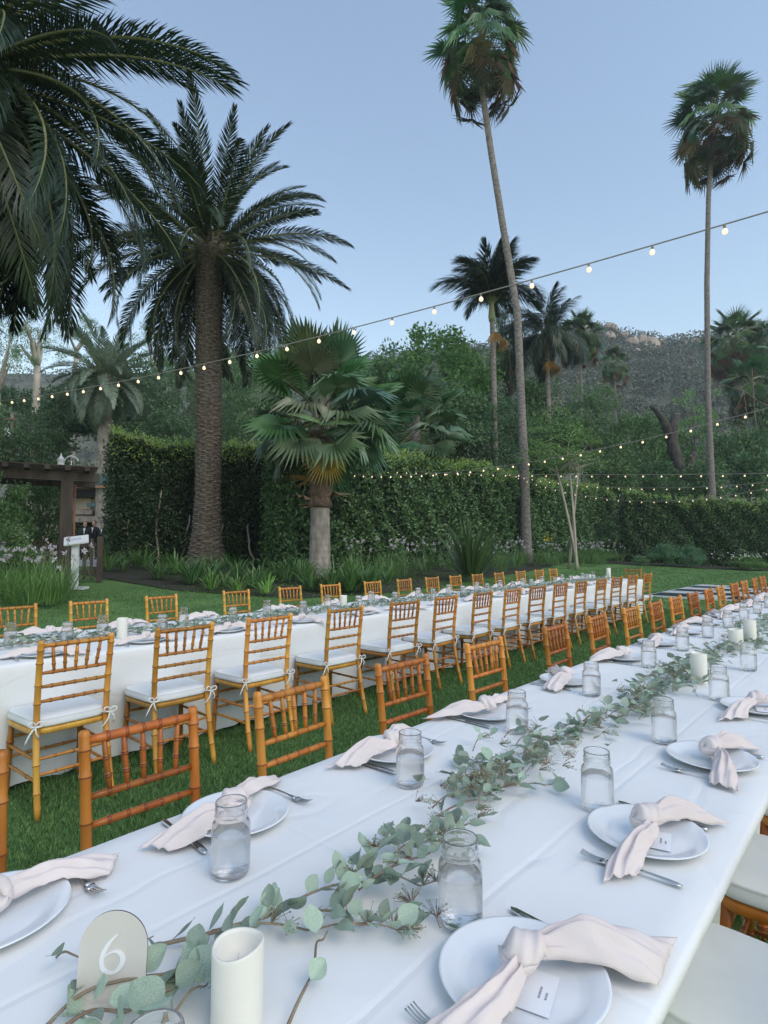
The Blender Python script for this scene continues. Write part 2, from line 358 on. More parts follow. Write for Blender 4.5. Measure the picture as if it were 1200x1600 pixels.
# grass blades: dense near the camera, thinner farther away
def grass():
    rng = np.random.default_rng(3); b = MB()
    def scatter(n, a0, a1, b0, b1, h0, h1, wd):
        a = rng.uniform(a0, a1, n); bb = rng.uniform(b0, b1, n)
        x = a * TS + bb * TC; y = a * TC - bb * TS
        keep = (y > 0.6) & (np.abs(x) < y * 0.72 + 0.4); x, y = x[keep], y[keep]; n = len(x)
        z = gz(x, y); C = np.stack([x, y, z], -1)
        D = rng.normal(size=(n, 3)) * [0.42, 0.42, 0]; D[:, 2] = 1; D = unit(D)
        U = unit(np.cross(D, rng.normal(size=(n, 3))))
        L = rng.uniform(h0, h1, n) * (1 + 0.35 * np.sin(x * 2.1) * np.sin(y * 1.7))
        b.leaves(C, D, U, L, wd * rng.uniform(.7, 1.3, n), fold=0.15)
    scatter(130000, -0.2, 6.5, -4.4, -1.25, .03, .065, .0055)
    scatter(60000, 6.5, 14, -4.5, -1.0, .03, .065, .008)
    scatter(40000, 1, 18, -13.5, -5.0, .03, .07, .012)
    scatter(8000, .6, 3.2, -.6, .9, .03, .06, .007)
    scatter(30000, 13, 36, -11, 0.5, .03, .07, .022)
    return tag(b.build('grass', MT['blade'], smooth=False), 'short green lawn grass between and beyond the tables', 'grass', kind='stuff')
grass()

# checkered dance floor on the far lawn
df = empty('dance_floor', W(17.2, -5.2, 0.0), ROT_T, 'black and white checkered dance floor laid on the far lawn', 'dance floor')
for i in range(6):
    for j in range(5):
        p = MB(); p.box((0.46 + j * 0.92, 0.46 + i * 0.92, 0.045), (0.9, 0.9, 0.06))
        p.build('floor_panel', MT['floor_k'] if (i + j) % 2 == 0 else MT['floor_w'], df, smooth=False)
p = MB()
for c, d in (((2.3, -0.06, .03), (4.84, .1, .05)), ((2.3, 5.58, .03), (4.84, .1, .05)), ((-.06, 2.76, .03), (.1, 5.54, .05)), ((4.66, 2.76, .03), (.1, 5.54, .05))): p.box(c, d)
p.build('edge_ramp', MT['floor_w'], df, smooth=False)

# hill behind the garden
RIDGE = np.array([(-500, 560), (-100, 578), (150, 582), (400, 575), (600, 556), (700, 545), (800, 532), (890, 516), (925, 506), (960, 508), (985, 520), (1050, 530), (1095, 524), (1150, 516), (1250, 500), (1500, 470), (1900, 500)], float)
def hill_z(px, t):
    """height of the hillside: px fixes the bearing, t in 0..1 runs from foot to ridge"""
    yr = np.interp(px, RIDGE[:, 0], RIDGE[:, 1]); Yr = 270.0
    zr = CAM_H + (852 - yr) * Yr / 900
    Y = 75 + t * (Yr - 75)
    n = np.sin(px * .021 + t * 5) * .5 + np.sin(px * .047 + t * 11 + 1) * .3 + np.sin(px * .09 - t * 17) * .2
    z = 0.5 + (zr - 0.5) * (t ** 1.15) + n * 4.0 * np.sin(np.clip(t, 0, 1) * PI)
    return (px - 600) / 900 * Y, Y, np.where(t > 1, zr - (t - 1) * 90, z)
pxg, tg = np.meshgrid(np.linspace(-500, 1900, 200), np.linspace(0, 1.3, 70), indexing='ij')
hx, hy, hz = hill_z(pxg, tg)
b = MB(); b.grid(np.stack([hx, hy, hz], -1), flip=True)
hill = tag(b.build('hill', MT['hill']), kind='structure')
def boulder_mesh(seed):
    r = np.random.default_rng(seed); bm = bmesh.new(); bmesh.ops.create_icosphere(bm, subdivisions=4, radius=1)
    P = [(unit(r.normal(size=3)), r.uniform(.55, .95)) for _ in range(14)]
    for v in bm.verts:
        d = Vector(v.co).normalized(); rad = 1.0
        for n_, h_ in P:
            k = d.dot(Vector(n_))
            if k > 1e-3: rad = min(rad, h_ / k)
        v.co = d * (rad + .05 * math.sin(d.x * 9 + seed) * math.sin(d.y * 11) + .03 * math.sin(d.z * 23 + d.x * 17))
    me = bpy.data.meshes.new('boulder'); bm.to_mesh(me); bm.free(); me.materials.append(MT['rock'])
    for p_ in me.polygons: p_.use_smooth = False
    return me
BM = [boulder_mesh(s) for s in range(4)]
for (px, t, sx, sy, sz) in [(935, .99, 9, 6, 5), (915, .97, 7, 6, 5), (960, .985, 8, 6, 4.5), (980, .97, 5, 5, 5), (1008, .93, 7, 5, 9), (1022, .90, 9, 5, 7), (990, .92, 6, 5, 6), (955, .90, 6, 5, 5),
                            (1040, .95, 8, 5, 6), (1070, .96, 6, 5, 4), (1090, .95, 5, 5, 4), (905, .88, 6, 4, 5), (930, .86, 7, 4, 3), (918, .80, 6, 4, 2.5), (1000, .84, 5, 4, 2.5), (1100, .90, 6, 4, 4), (1060, .80, 4, 3, 2.2),
                            (975, .74, 4, 3, 2.2), (905, .70, 6, 3, 2), (1085, .70, 4, 3, 2), (1130, .66, 5, 3, 2.4), (1160, .72, 5, 3, 3), (1180, .86, 6, 4, 4), (1050, .62, 3, 2, 1.6), (1120, .5, 3, 2, 1.6), (890, .95, 6, 5, 4), (1145, .96, 6, 5, 5), (640, .98, 6, 5, 4)]:
    x, y, z = hill_z(np.array(float(px)), np.array(t))
    o = ob('boulder', RND.choice(BM), hill, (float(x), float(y) - 2, float(z)), rot=(RND.uniform(-.4, .4), RND.uniform(-.4, .4), RND.uniform(0, 6)), scale=(sx * .55, sy * .55, sz * .55))
def hill_scrub():
    r = np.random.default_rng(8); n = 5600
    px = np.where(r.random(n) < .8, r.uniform(560, 1280, n), r.uniform(-200, 600, n)); t = r.uniform(0.12, 1.01, n) ** .8
    x, y, z = hill_z(px, t); R = (.7 + 3.4 * r.random(n) ** 2.2) * (0.6 + .5 * t)
    k = 52; D = rand_dirs(n * k, r); rr = np.repeat(R, k)[:, None]
    C = np.repeat(np.stack([x, y, z], -1), k, 0) + D * rr * [1, 1, .75] + np.stack([0 * rr[:, 0], 0 * rr[:, 0], rr[:, 0] * .3], -1)
    Dd, U = rand_frames(n * k, r, .4)
    b = MB(); b.leaves(C, Dd, U, np.minimum(rr[:, 0], 2.2) * r.uniform(.3, .62, n * k), np.minimum(rr[:, 0], 2.2) * .36)
    tag(b.build('hill_scrub', MT['scrub'], smooth=False), 'grey green chaparral scrub covering the rocky hillside', 'scrub', kind='stuff')
hill_scrub()

# ================================================================== HEDGES
def hedge(name, P, Q, thick, height, n, label, new=0.25, leaf=(.07, .12), col=(1, 1, 1), stems=0, face=1.0, seed=1, bottom=0.0):
    """upright hedge from P to Q (x, y): inner mass, leaf shell, pale young shoots on top"""
    r = np.random.default_rng(seed); P, Q = np.array(P, float), np.array(Q, float); d = Q - P; Ln = np.linalg.norm(d); d /= Ln
    nrm = np.array([d[1], -d[0]])
    if nrm[1] > 0: nrm = -nrm                                    # towards the camera
    mid = (P + Q) / 2; g0 = float(gz(mid[0], mid[1]))
    root = empty(name, (P[0], P[1], float(gz(P[0], P[1]))), 0, label, 'hedge')
    off = np.array([P[0], P[1], float(gz(P[0], P[1]))])
    def top(s): return height * (1 + .022 * np.sin(s * 1.3 + seed) + .026 * np.sin(s * .47 + 2) + .016 * np.sin(s * 3.1) + .010 * np.sin(s * 6.3 + 1))
    def bulge(s, z): return .17 * np.sin(s * 1.9 + seed) * np.sin(z * 1.6 + 1) + .13 * np.sin(s * .8 + z) + .11 * np.sin(s * 4.3 + z * 3.7 + np.sin(s * 1.3)) + .07 * np.sin(s * 7.7 - z * 5.1)
    def pt(s, dep, z):
        xy = P + d * s[:, None] + nrm * dep[:, None]
        return np.stack([xy[:, 0], xy[:, 1], gz(xy[:, 0], xy[:, 1]) + z], -1) - off
    # inner mass, shade between the leaves put into its colour
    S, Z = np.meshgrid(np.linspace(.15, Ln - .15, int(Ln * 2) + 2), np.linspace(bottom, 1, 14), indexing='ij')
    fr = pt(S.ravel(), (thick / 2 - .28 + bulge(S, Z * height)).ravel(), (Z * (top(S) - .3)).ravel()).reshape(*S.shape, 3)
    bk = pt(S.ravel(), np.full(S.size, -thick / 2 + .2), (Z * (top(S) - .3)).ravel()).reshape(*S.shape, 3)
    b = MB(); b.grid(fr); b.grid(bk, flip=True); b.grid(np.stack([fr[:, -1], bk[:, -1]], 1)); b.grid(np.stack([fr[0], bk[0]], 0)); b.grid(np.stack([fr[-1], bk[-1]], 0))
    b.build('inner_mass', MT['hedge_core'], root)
    # leaf shell
    nf = int(n * .66); s = r.uniform(0, Ln, nf); z = (bottom + (1 - bottom) * r.random(nf)) * top(s)
    dep = thick / 2 + bulge(s, z) - np.abs(r.normal(0, .16, nf)) * face
    C1 = pt(s, dep, z)
    nt_ = int(n * .22); s = r.uniform(0, Ln, nt_); C2 = pt(s, r.uniform(-thick / 2, thick / 2, nt_), top(s) - np.abs(r.normal(0, .12, nt_)))
    ne = n - nf - nt_; e = r.integers(0, 2, ne) * Ln + r.normal(0, .12, ne); C3 = pt(e, r.uniform(-thick / 2, thick / 2, ne), r.uniform(bottom, 1, ne) * height)
    C = np.concatenate([C1, C2, C3]); D, U = rand_frames(len(C), r, .25)
    D[:, :2] += nrm * .5; D = unit(D); U = unit(np.cross(D, r.normal(size=D.shape)))
    L = r.uniform(*leaf, len(C))
    b = MB(); b.leaves(C, D, U, L, L * .55); o = b.build('foliage', MT['hedge'], root, smooth=False); o['kind'] = 'stuff'; o.color = (*col, 1)
    # young shoots
    ns = int(Ln * 26 * new * 4); s = r.uniform(0, Ln, ns); base = pt(s, r.uniform(-thick / 2, thick / 2, ns), top(s) - .12); k = 14
    hh = r.uniform(.15, .55, ns)
    f_ = np.tile(np.linspace(.05, 1, k), ns); C = np.repeat(base, k, 0) + np.stack([0 * f_, 0 * f_, f_ * np.repeat(hh, k)], -1) + r.normal(0, .02, (ns * k, 3))
    D, U = rand_frames(ns * k, r, 1.1); L = r.uniform(.08, .15, ns * k)
    # a few pale tips on the front as well
    nf2 = int(n * .035); s = r.uniform(0, Ln, nf2); z = top(s) * (1 - np.abs(r.normal(0, .07, nf2)) % 1); Cf = pt(s, thick / 2 + bulge(s, z) + .02, z); Df, Uf = rand_frames(nf2, r, .6)
    b = MB(); b.leaves(C, D, U, L, L * .5); b.leaves(Cf, Df, Uf, r.uniform(*leaf, nf2), .05)
    o = b.build('young_shoots', MT['hedge_new'], root, smooth=False); o['kind'] = 'stuff'
    for i in range(stems):
        s0 = (i + .5) / stems * Ln + r.uniform(-.3, .3); zz = np.linspace(0, height * r.uniform(.35, .7), 8)
        Pp = pt(np.full(8, s0) + np.cumsum(r.normal(0, .05, 8)), np.full(8, thick / 2 - .10) + r.normal(0, .03, 8), zz)
        b = MB(); b.tube(Pp, np.linspace(.05, .022, 8), 6); b.build('stem', MT['pale_bark'], root)
    return root
def xy(px, Y): return ((px - 600) / 900 * Y, Y)
hedge('tall_hedge', xy(172, 20.6), xy(520, 23.4), 1.5, 4.35, 42000, 'tall dark hedge with bright top shoots behind the two trunks at left', .6, (.08, .15), (.62, .64, .60), stems=9, seed=2, face=1.8)
hedge('clipped_hedge', W(12.2, -15.6)[:2], W(42, -15.6)[:2], 1.6, 4.55, 62000, 'long clipped hedge running back from the fan palm towards the lawn', .4, (.11, .21), (1.45, 1.5, 1.4), seed=5)
hedge('boundary_hedge', xy(975, 37.5), xy(1420, 35.5), 1.6, 4.15, 46000, 'square clipped hedge closing the far end of the lawn', .16, (.10, .18), (1.1, 1.12, 1.0), seed=7)

# ================================================================== PALMS
def frond_mesh(name, L, curve, nl, ll, seed, vee=.25, wd=.032, plume=0.0, pal='phx', base=.10, twist=0.0, droopleaf=.25):
    """feather frond: starts along +X, arches down by `curve` radians"""
    r = np.random.default_rng(seed); k = 26; t = np.linspace(0, 1, k)
    ang = -curve * t ** 1.5; dx = np.cos(ang) * L / k; dz = np.sin(ang) * L / k
    P = np.stack([np.cumsum(dx) - dx[0], twist * t ** 2 * L, np.cumsum(dz) - dz[0]], -1)
    b = MB(); b.tube(P, .034 * (1 - t) ** .8 * (L / 4) + .005, 5, m=1, cap=False)
    tt = np.repeat(np.linspace(base, .995, nl), 2); side = np.tile([1., -1.], nl); tt = np.clip(tt + r.normal(0, .003, tt.size), 0, 1)
    C = np.stack([np.interp(tt, t, P[:, i]) for i in range(3)], -1)
    a = np.interp(tt, t, ang); T = np.stack([np.cos(a), 0 * a, np.sin(a)], -1); N = np.stack([-np.sin(a), 0 * a, np.cos(a)], -1); S = np.array([0, 1., 0])
    phi = np.radians(np.interp(tt, [0, .3, .8, 1], [62, 55, 38, 12])) + r.normal(0, .07, tt.size)
    roll = vee + r.normal(0, .10, tt.size) + plume * r.normal(0, 1, tt.size)
    D = np.cos(phi)[:, None] * T + np.sin(phi)[:, None] * (side[:, None] * np.cos(roll)[:, None] * S + np.sin(roll)[:, None] * N)
    D = unit(D); Ls = ll * np.interp(tt, [0, .08, .25, .6, .9, 1], [.35, .6, .95, 1, .62, .42]) * r.uniform(.88, 1.08, tt.size)
    U = unit(np.cross(D, N + .001)); wv = wd * (.75 + .25 * Ls / ll)
    G = np.array([0, 0, -1.])
    mid = C + D * (Ls * .55)[:, None] + G * (Ls * droopleaf * .25)[:, None]; tip = C + D * (Ls * .97)[:, None] + G * (Ls * droopleaf)[:, None]
    V = np.stack([C + U * wv[:, None] * .3, C - U * wv[:, None] * .3, mid - U * wv[:, None] * .5, mid + U * wv[:, None] * .5, tip], 1).reshape(-1, 3)
    i = np.arange(len(tt))[:, None] * 5
    b.V.append(V); b.F.append((np.concatenate([i, i + 1, i + 2, i + 3], 1) + b.n, 0)); b.F.append((np.concatenate([i + 3, i + 2, i + 4], 1) + b.n, 0)); b.n += len(V)
    return b.mesh(name, [MT[pal], MT['rachis']], smooth=False)

def ringed_trunk(P, R, rings, n=44, amp=.06, spiral=13, seed=0, flat=1.0):
    """date-palm trunk: overlapping leaf scars laid in spirals"""
    P = np.asarray(P, float); k = len(P); r = np.random.default_rng(seed)
    b = MB(); ang = np.arange(n) * 2 * PI / n; V = []
    s = np.concatenate([[0], np.cumsum(np.linalg.norm(np.diff(P, axis=0), axis=1))]); 
    for i in range(k):
        row = s[i] / rings
        j = np.arange(n) / n * spiral
        ph = row + .5 * (np.floor(j) % 2) ; fr = ph - np.floor(ph)                 # staggered rows of scars
        lat = 1 - (2 * (j - np.floor(j)) - 1) ** 4
        d = (fr ** 1.6) * lat * amp + r.normal(0, amp * .10, n)
        rr = R[i] * (1 + d)
        V.append(np.stack([P[i, 0] + rr * np.cos(ang), P[i, 1] + rr * np.sin(ang), np.full(n, P[i, 2])], -1))
    b.grid(np.concatenate([np.array(V), np.array(V)[:, :1]], 1), flip=True)
    return b

def frond_crown(root, meshes, center, n, el_hi, el_lo, scale=1.0, seed=0, name='frond', azr=None, power=1.0, inset=.25, color=None, skip=None):
    r = random.Random(seed)
    for i in range(n):
        f = (i + .5) / n; az = i * 2.39996 + r.uniform(-.2, .2)
        if skip and skip(az % (2 * PI), f): continue
        el = math.radians(el_hi + (el_lo - el_hi) * f ** power + r.uniform(-5, 5))
        me = meshes[min(len(meshes) - 1, int(f * len(meshes)))] if r.random() < .75 else r.choice(meshes)
        o = ob(name, me, root, Vector(center) + Vector((math.cos(az) * inset, math.sin(az) * inset, -f * inset * 1.5)), scale=scale * r.uniform(.88, 1.1))
        o.rotation_euler = (Matrix.Rotation(az, 3, 'Z') @ Matrix.Rotation(-el, 3, 'Y') @ Matrix.Rotation(r.uniform(-.45, .45), 3, 'X')).to_euler()
        if color: o.color = (*[c * r.uniform(.8, 1.2) for c in color], 1)

# --- the big date palm behind the rear table
PHX = [frond_mesh('date_palm_frond', 4.7, c, 108, .58, 20 + i, wd=.034, twist=tw) for i, (c, tw) in enumerate([(.6, .03), (.95, -.05), (1.25, .06), (1.4, -.04), (1.15, .05)])]
bx, by = xy(322, 20.0); g = float(gz(bx, by))
pr = empty('date_palm', (bx, by, g), 0, 'tall date palm with rough scaly trunk behind the rear table', 'palm tree')
zt = at(322, 400, 20).z - g
zz = np.linspace(0, zt, 330)
Rr = np.interp(zz, [0, .35, 1.2, 2.6, zt * .55, zt - .6, zt], [.68, .58, .46, .40, .42, .43, .46])
ringed_trunk(np.stack([.04 * np.sin(zz * .5), 0 * zz, zz], -1), Rr, .15, amp=.17, seed=4).build('trunk', MT['ptrunk'], pr, smooth=False)
b = MB(); zz2 = np.linspace(0, 1.1, 12); b.lathe([(0.42 + .18 * math.sin(z_ * 2.6), z_) for z_ in zz2], 20, (0, 0, zt - .35)); b.build('crown_base', MT['ptrunk'], pr)
frond_crown(pr, PHX, (0, 0, zt + .45), 104, 80, -58, 1.0, 5, inset=.34, power=.85, skip=lambda az, f: f > .62 and abs(az - 4.71) < .75)

# --- nearer date palm whose crown hangs into the upper left
PHN = [frond_mesh('near_palm_frond', 4.6, c, 104, .62, 40 + i, wd=.029, twist=tw) for i, (c, tw) in enumerate([(.9, .05), (1.15, -.05), (1.35, .04), (1.2, -.06)])]
cpt = at(-72, 118, 9.6); g = float(gz(cpt.x, cpt.y))
pn = empty('date_palm', (cpt.x, cpt.y, g), 0, 'near date palm hanging its dark fronds into the upper left corner', 'palm tree')
zt = cpt.z - g; zz = np.linspace(0, zt, 200)
ringed_trunk(np.stack([0 * zz, 0 * zz, zz], -1), np.interp(zz, [0, 1.2, zt], [.6, .45, .45]), .115, amp=.10, seed=6, n=36).build('trunk', MT['ptrunk'], pn, smooth=False)
frond_crown(pn, PHN, (0, 0, zt + .3), 150, 66, -80, 1.0, 9, inset=.34, power=.8)

# --- smaller pale date palm in the distance at left
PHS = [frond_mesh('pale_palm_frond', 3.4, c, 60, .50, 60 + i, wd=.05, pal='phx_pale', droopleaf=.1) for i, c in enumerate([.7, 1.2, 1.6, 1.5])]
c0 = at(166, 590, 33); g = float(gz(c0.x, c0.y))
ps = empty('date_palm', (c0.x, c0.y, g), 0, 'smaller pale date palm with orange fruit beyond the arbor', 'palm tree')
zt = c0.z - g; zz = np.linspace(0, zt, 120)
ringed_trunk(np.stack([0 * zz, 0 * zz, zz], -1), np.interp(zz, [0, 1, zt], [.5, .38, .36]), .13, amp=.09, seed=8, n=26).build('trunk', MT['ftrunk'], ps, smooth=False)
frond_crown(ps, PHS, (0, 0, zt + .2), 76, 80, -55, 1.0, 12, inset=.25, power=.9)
b = MB(); r_ = np.random.default_rng(3); C = r_.normal(0, .14, (220, 3)) * [1, 1, 1.5]; D, U = rand_frames(220, r_); b.leaves(C, D, U, .09, .08)
b.build('fruit_cluster', MT['flower_o'], ps, loc=(-.55, -.75, zt - 1.15))

# --- fan palms
def fan_mesh(name, Lp, R, n, seed, droop=.25, span=300, pal='fan', fold=.045, stalk=True, split=.56, hang=0.0):
    r = np.random.default_rng(seed); b = MB()
    t = np.linspace(0, 1, 7)
    if stalk: b.tube(np.stack([t * Lp, 0 * t, -.10 * Lp * t ** 2], -1), .022 - .010 * t, 5, m=1, cap=False)
    c = np.array([Lp, 0, -.10 * Lp])
    th = np.radians(np.linspace(-span / 2, span / 2, n * 2 + 1)); V = [c]; F = []
    for i, a in enumerate(th):
        rad = R * split * (1 + r.normal(0, .02)); up = fold * R * (1 if i % 2 else -1)
        # the blade folds up a little along its midrib
        V.append(c + [math.cos(a) * rad, math.sin(a) * rad * .93, up + .16 * R * abs(math.sin(a)) - droop * .20 * R])
    q = len(V)
    for i in range(n):
        a = th[2 * i + 1]; rad = R * (1.0 if abs(a) < 2.0 else .86) * r.uniform(.93, 1.05)
        V.append(c + [math.cos(a) * rad, math.sin(a) * rad * .93, .16 * R * abs(math.sin(a)) - droop * R * r.uniform(.7, 1.3)])
        F += [(0, 1 + 2 * i, 2 + 2 * i), (0, 2 + 2 * i, 3 + 2 * i), (1 + 2 * i, q + i, 2 + 2 * i), (2 + 2 * i, q + i, 3 + 2 * i)]
    V = np.array(V)
    if hang:
        q_ = V - c; ch, sh = math.cos(hang), math.sin(hang); V = c + np.stack([q_[:, 0] * ch + q_[:, 2] * sh, q_[:, 1], -q_[:, 0] * sh + q_[:, 2] * ch], -1)
    b.add(V, np.array(F), 0)
    return b.mesh(name, [MT[pal], MT['rachis']], smooth=False)
FAN = [fan_mesh('fan_leaf', 1.15, .92, 30, i, d) for i, d in enumerate([.05, .2, .38, .55])]
FANs = [fan_mesh('fan_leaf', 1.25, 1.0, 24, 20 + i, d, 260, split=.36, hang=h_) for i, (d, h_) in enumerate([(.3, 0), (.45, .3), (.5, .75), (.45, 1.15)])]
FANh = [fan_mesh('dead_fan_leaf', 1.3, 1.05, 13, 30 + i, .35, 150, 'fan_dead', split=.20, hang=h_) for i, h_ in enumerate([.9, 1.2, 1.4])]
FANd = [fan_mesh('dead_fan_leaf', 1.0, .85, 24, 9 + i, .75, 200, 'fan_dead') for i in range(2)]
def fan_palm(name, base, ztop, R0, R1, label, nlive, ndead, scale, seed, trunk_mat='wtrunk', lean=None, el=(82, -50), husk=None, col=(1, 1, 1), deadcol=(1, 1, 1), spread=.6, fans=None, deads=None, lsc=1.0, dead_el=(-50, -86), dead_len=2.0):
    """base (x, y); lean: list of (height fraction, dx, dy) for a bent trunk"""
    g = float(gz(base[0], base[1])); root = empty(name, (base[0], base[1], g), 0, label, 'palm tree'); H = ztop - g
    zz = np.linspace(0, H, 120); dx = dy = 0 * zz
    if lean: dx = np.interp(zz / H, [q[0] for q in lean], [q[1] for q in lean]); dy = np.interp(zz / H, [q[0] for q in lean], [q[2] for q in lean])
    rr = np.interp(zz / H, [0, .03, .10, .3, 1], [R0 * 1.35, R0 * 1.12, R0, (R0 + R1) / 2, R1]) * (1 + .03 * np.sin(zz * 9) * np.sin(zz * 23))
    b = MB(); b.tube(np.stack([dx, dy, zz], -1), rr, 18); b.build('trunk', MT[trunk_mat], root)
    top = Vector((dx[-1], dy[-1], H)); rd = random.Random(seed)
    if husk:
        z0, z1, k = husk; zq = np.linspace(z0, z1, 30); rq = np.interp(zq, zz, rr) * k * (1 + .08 * np.sin(zq * 17))
        b = MB(); b.tube(np.stack([np.interp(zq, zz, dx), np.interp(zq, zz, dy), zq], -1), rq, 16); b.build('husk', MT['ftrunk_up'], root)
    for i in range(nlive):
        f = (i + .5) / nlive; az = i * 2.39996 + rd.uniform(-.25, .25); e = math.radians(el[0] + (el[1] - el[0]) * f + rd.uniform(-8, 8))
        fs = fans or FAN; me = fs[min(3, int(f * 4))] if rd.random() < .7 else rd.choice(fs)
        o = ob('fan_leaf', me, root, top + Vector((math.cos(az) * R1 * .6, math.sin(az) * R1 * .6, -f * spread * scale)), scale=scale * lsc * rd.uniform(.85, 1.12), color=[c * rd.uniform(.75, 1.25) for c in col])
        o.rotation_euler = (Matrix.Rotation(az, 3, 'Z') @ Matrix.Rotation(-e, 3, 'Y') @ Matrix.Rotation(rd.uniform(-.5, .5), 3, 'X')).to_euler()
    for i in range(ndead):
        az = i * 2.39996 + 1; e = math.radians(rd.uniform(*dead_el))
        o = ob('dead_fan_leaf', rd.choice(deads or FANd), root, top + Vector((math.cos(az) * R1, math.sin(az) * R1, -spread * scale - rd.uniform(.0, dead_len))), scale=scale * rd.uniform(.75, 1.05), color=[c * rd.uniform(.7, 1.2) for c in deadcol])
        o.rotation_euler = (Matrix.Rotation(az, 3, 'Z') @ Matrix.Rotation(-e, 3, 'Y') @ Matrix.Rotation(rd.uniform(-.8, .8), 3, 'X')).to_euler()
    return root
# stout fan palm by the hedge
bx, by = xy(500, 18.0)
p = fan_palm('fan_palm', (bx, by), at(500, 618, 18).z, .34, .27, 'stout fan palm with broad green leaves before the hedge', 46, 4, 1.0, 3, 'ftrunk', lsc=1.2, deads=FANh, dead_el=(-60, -80), deadcol=(1.5, 1.4, 1.2), el=(86, -40), husk=(2.2, 4.6, 1.18), spread=1.0, col=(1.1, 1.15, 1.1), dead_len=1.2)
o = ob('fan_leaf', fan_mesh('yellow_fan_leaf', .7, .85, 26, 77, .5, 210, 'fan_dead'), p, (.1, -.35, at(500, 690, 18).z - float(gz(bx, by))), scale=.98, color=(1.75, 1.75, .62))
o.rotation_euler = (Matrix.Rotation(-1.2, 3, 'Z') @ Matrix.Rotation(1.0, 3, 'Y')).to_euler(); o['label'] = 'yellowing fan leaf hanging by the trunk'
# tall thin palms
Y1 = 30.0; bx, by = xy(822, Y1); t1 = at(752, 68, Y1)
fan_palm('fan_palm', (bx, by), t1.z + 1.2, .26, .15, 'very tall thin palm leaning left, rising from the bed before the hedge', 50, 40, 1.3, 21, fans=FANs, deads=FANh, dead_el=(25, -35), deadcol=(.52, .60, .50), lean=[(0, 0, 0), (.18, -.06, 0), (.45, -.30, 0), (.62, -1.05, 0), (.75, -1.6, 0), (.88, -2.1, 0), (1, t1.x - bx, 0)], el=(82, -40), col=(.95, 1, .95), spread=1.6, dead_len=1.9)
Y2 = 42.0; bx, by = xy(1115, Y2); t2 = at(1118, 187, Y2)
fan_palm('fan_palm', (bx, by), t2.z + 1.0, .27, .15, 'very tall straight palm standing behind the boundary hedge at right', 50, 38, 1.55, 22, fans=FANs, deads=FANh, dead_el=(25, -35), deadcol=(.52, .60, .50), lean=[(0, 0, 0), (.35, -.1, 0), (.6, .1, 0), (.8, .45, 0), (1, t2.x - bx, 0)], el=(82, -40), col=(.95, 1, .95), spread=1.6, dead_len=1.9)
for (px, py, Y, sc_, nl, nd, lab) in [(966, 566, 78, 1.15, 34, 14, 'small round-headed palm standing alone against the hillside'), (1158, 530, 62, 1.7, 40, 30, 'shaggy palm at far right with a skirt of dead leaves'),
                                      (1185, 598, 55, 1.4, 34, 24, 'dark lower palm near the right edge behind bare stems'), (912, 520, 58, 1.3, 34, 14, 'palm crown showing right of the drooping feather palm'), (1212, 535, 60, 1.4, 30, 16, 'palm crown cut by the right edge of the picture')]:
    bx, by = xy(px, Y); fan_palm('fan_palm', (bx, by), at(px, py, Y).z, .22, .16, lab, nl, nd, sc_, int(px), el=(82, -60), spread=.8, col=(1, 1, .95), dead_len=1.5, fans=FANs, deads=FANh, dead_el=(10, -40), deadcol=(.7, .7, .66))
bx, by = xy(648, 27.0); fan_palm('fan_palm', (bx, by), at(648, 650, 27).z, .3, .25, 'second fan palm half hidden behind the clipped hedge', 36, 4, 1.2, 31, el=(84, -45), spread=.9, col=(.8, .95, .85))

# --- feather palms with plumed fronds in the middle distance
QP = [frond_mesh('plume_frond', 3.4, c, 120, .70, 80 + i, vee=.1, wd=.036, plume=.9, droopleaf=.95) for i, c in enumerate([.6, 1.1, 1.7, 2.0])]
def queen(px, ytop, Y, label, n, el, seed, dead, sc_=1.0):
    bx, by = xy(px, Y); g = float(gz(bx, by)); root = empty('feather_palm', (bx, by, g), 0, label, 'palm tree'); H = at(px, ytop, Y).z - g
    zz = np.linspace(0, H, 60); b = MB(); b.tube(np.stack([.1 * np.sin(zz * .2), 0 * zz, zz], -1), np.interp(zz / H, [0, .1, 1], [.26, .18, .15]) * (1 + .03 * np.sin(zz * 20)), 14); b.build('trunk', MT['wtrunk'], root)
    b = MB(); zq = np.linspace(0, 1.6, 10); b.tube(np.stack([0 * zq, 0 * zq, zq + H - .1], -1), np.interp(zq, [0, .3, 1.6], [.17, .22, .08]), 12); b.build('crown_shaft', MT['rachis'], root)
    frond_crown(root, QP, (0, 0, H + 1.2), n, el[0], el[1], sc_, seed, inset=.12)
    for i in range(dead):
        az = -1.5 + i * 1.9
        o = ob('dead_frond', fan_mesh('dead_sheath', .5, .55, 10, 5 + i, .3, 90, 'fan_dead'), root, (math.cos(az) * .25, math.sin(az) * .25, H - .1), scale=1.8, color=(1.3, 1.1, .6))
        o.rotation_euler = (Matrix.Rotation(az, 3, 'Z') @ Matrix.Rotation(1.1, 3, 'Y')).to_euler()
queen(772, 500, 34, 'feather palm with upswept plume beside the tall leaning palm', 30, (89, 48), 4, 2, 1.1)
queen(858, 545, 38, 'drooping feather palm right of the tall leaning trunk', 26, (85, -40), 6, 2, 1.0)

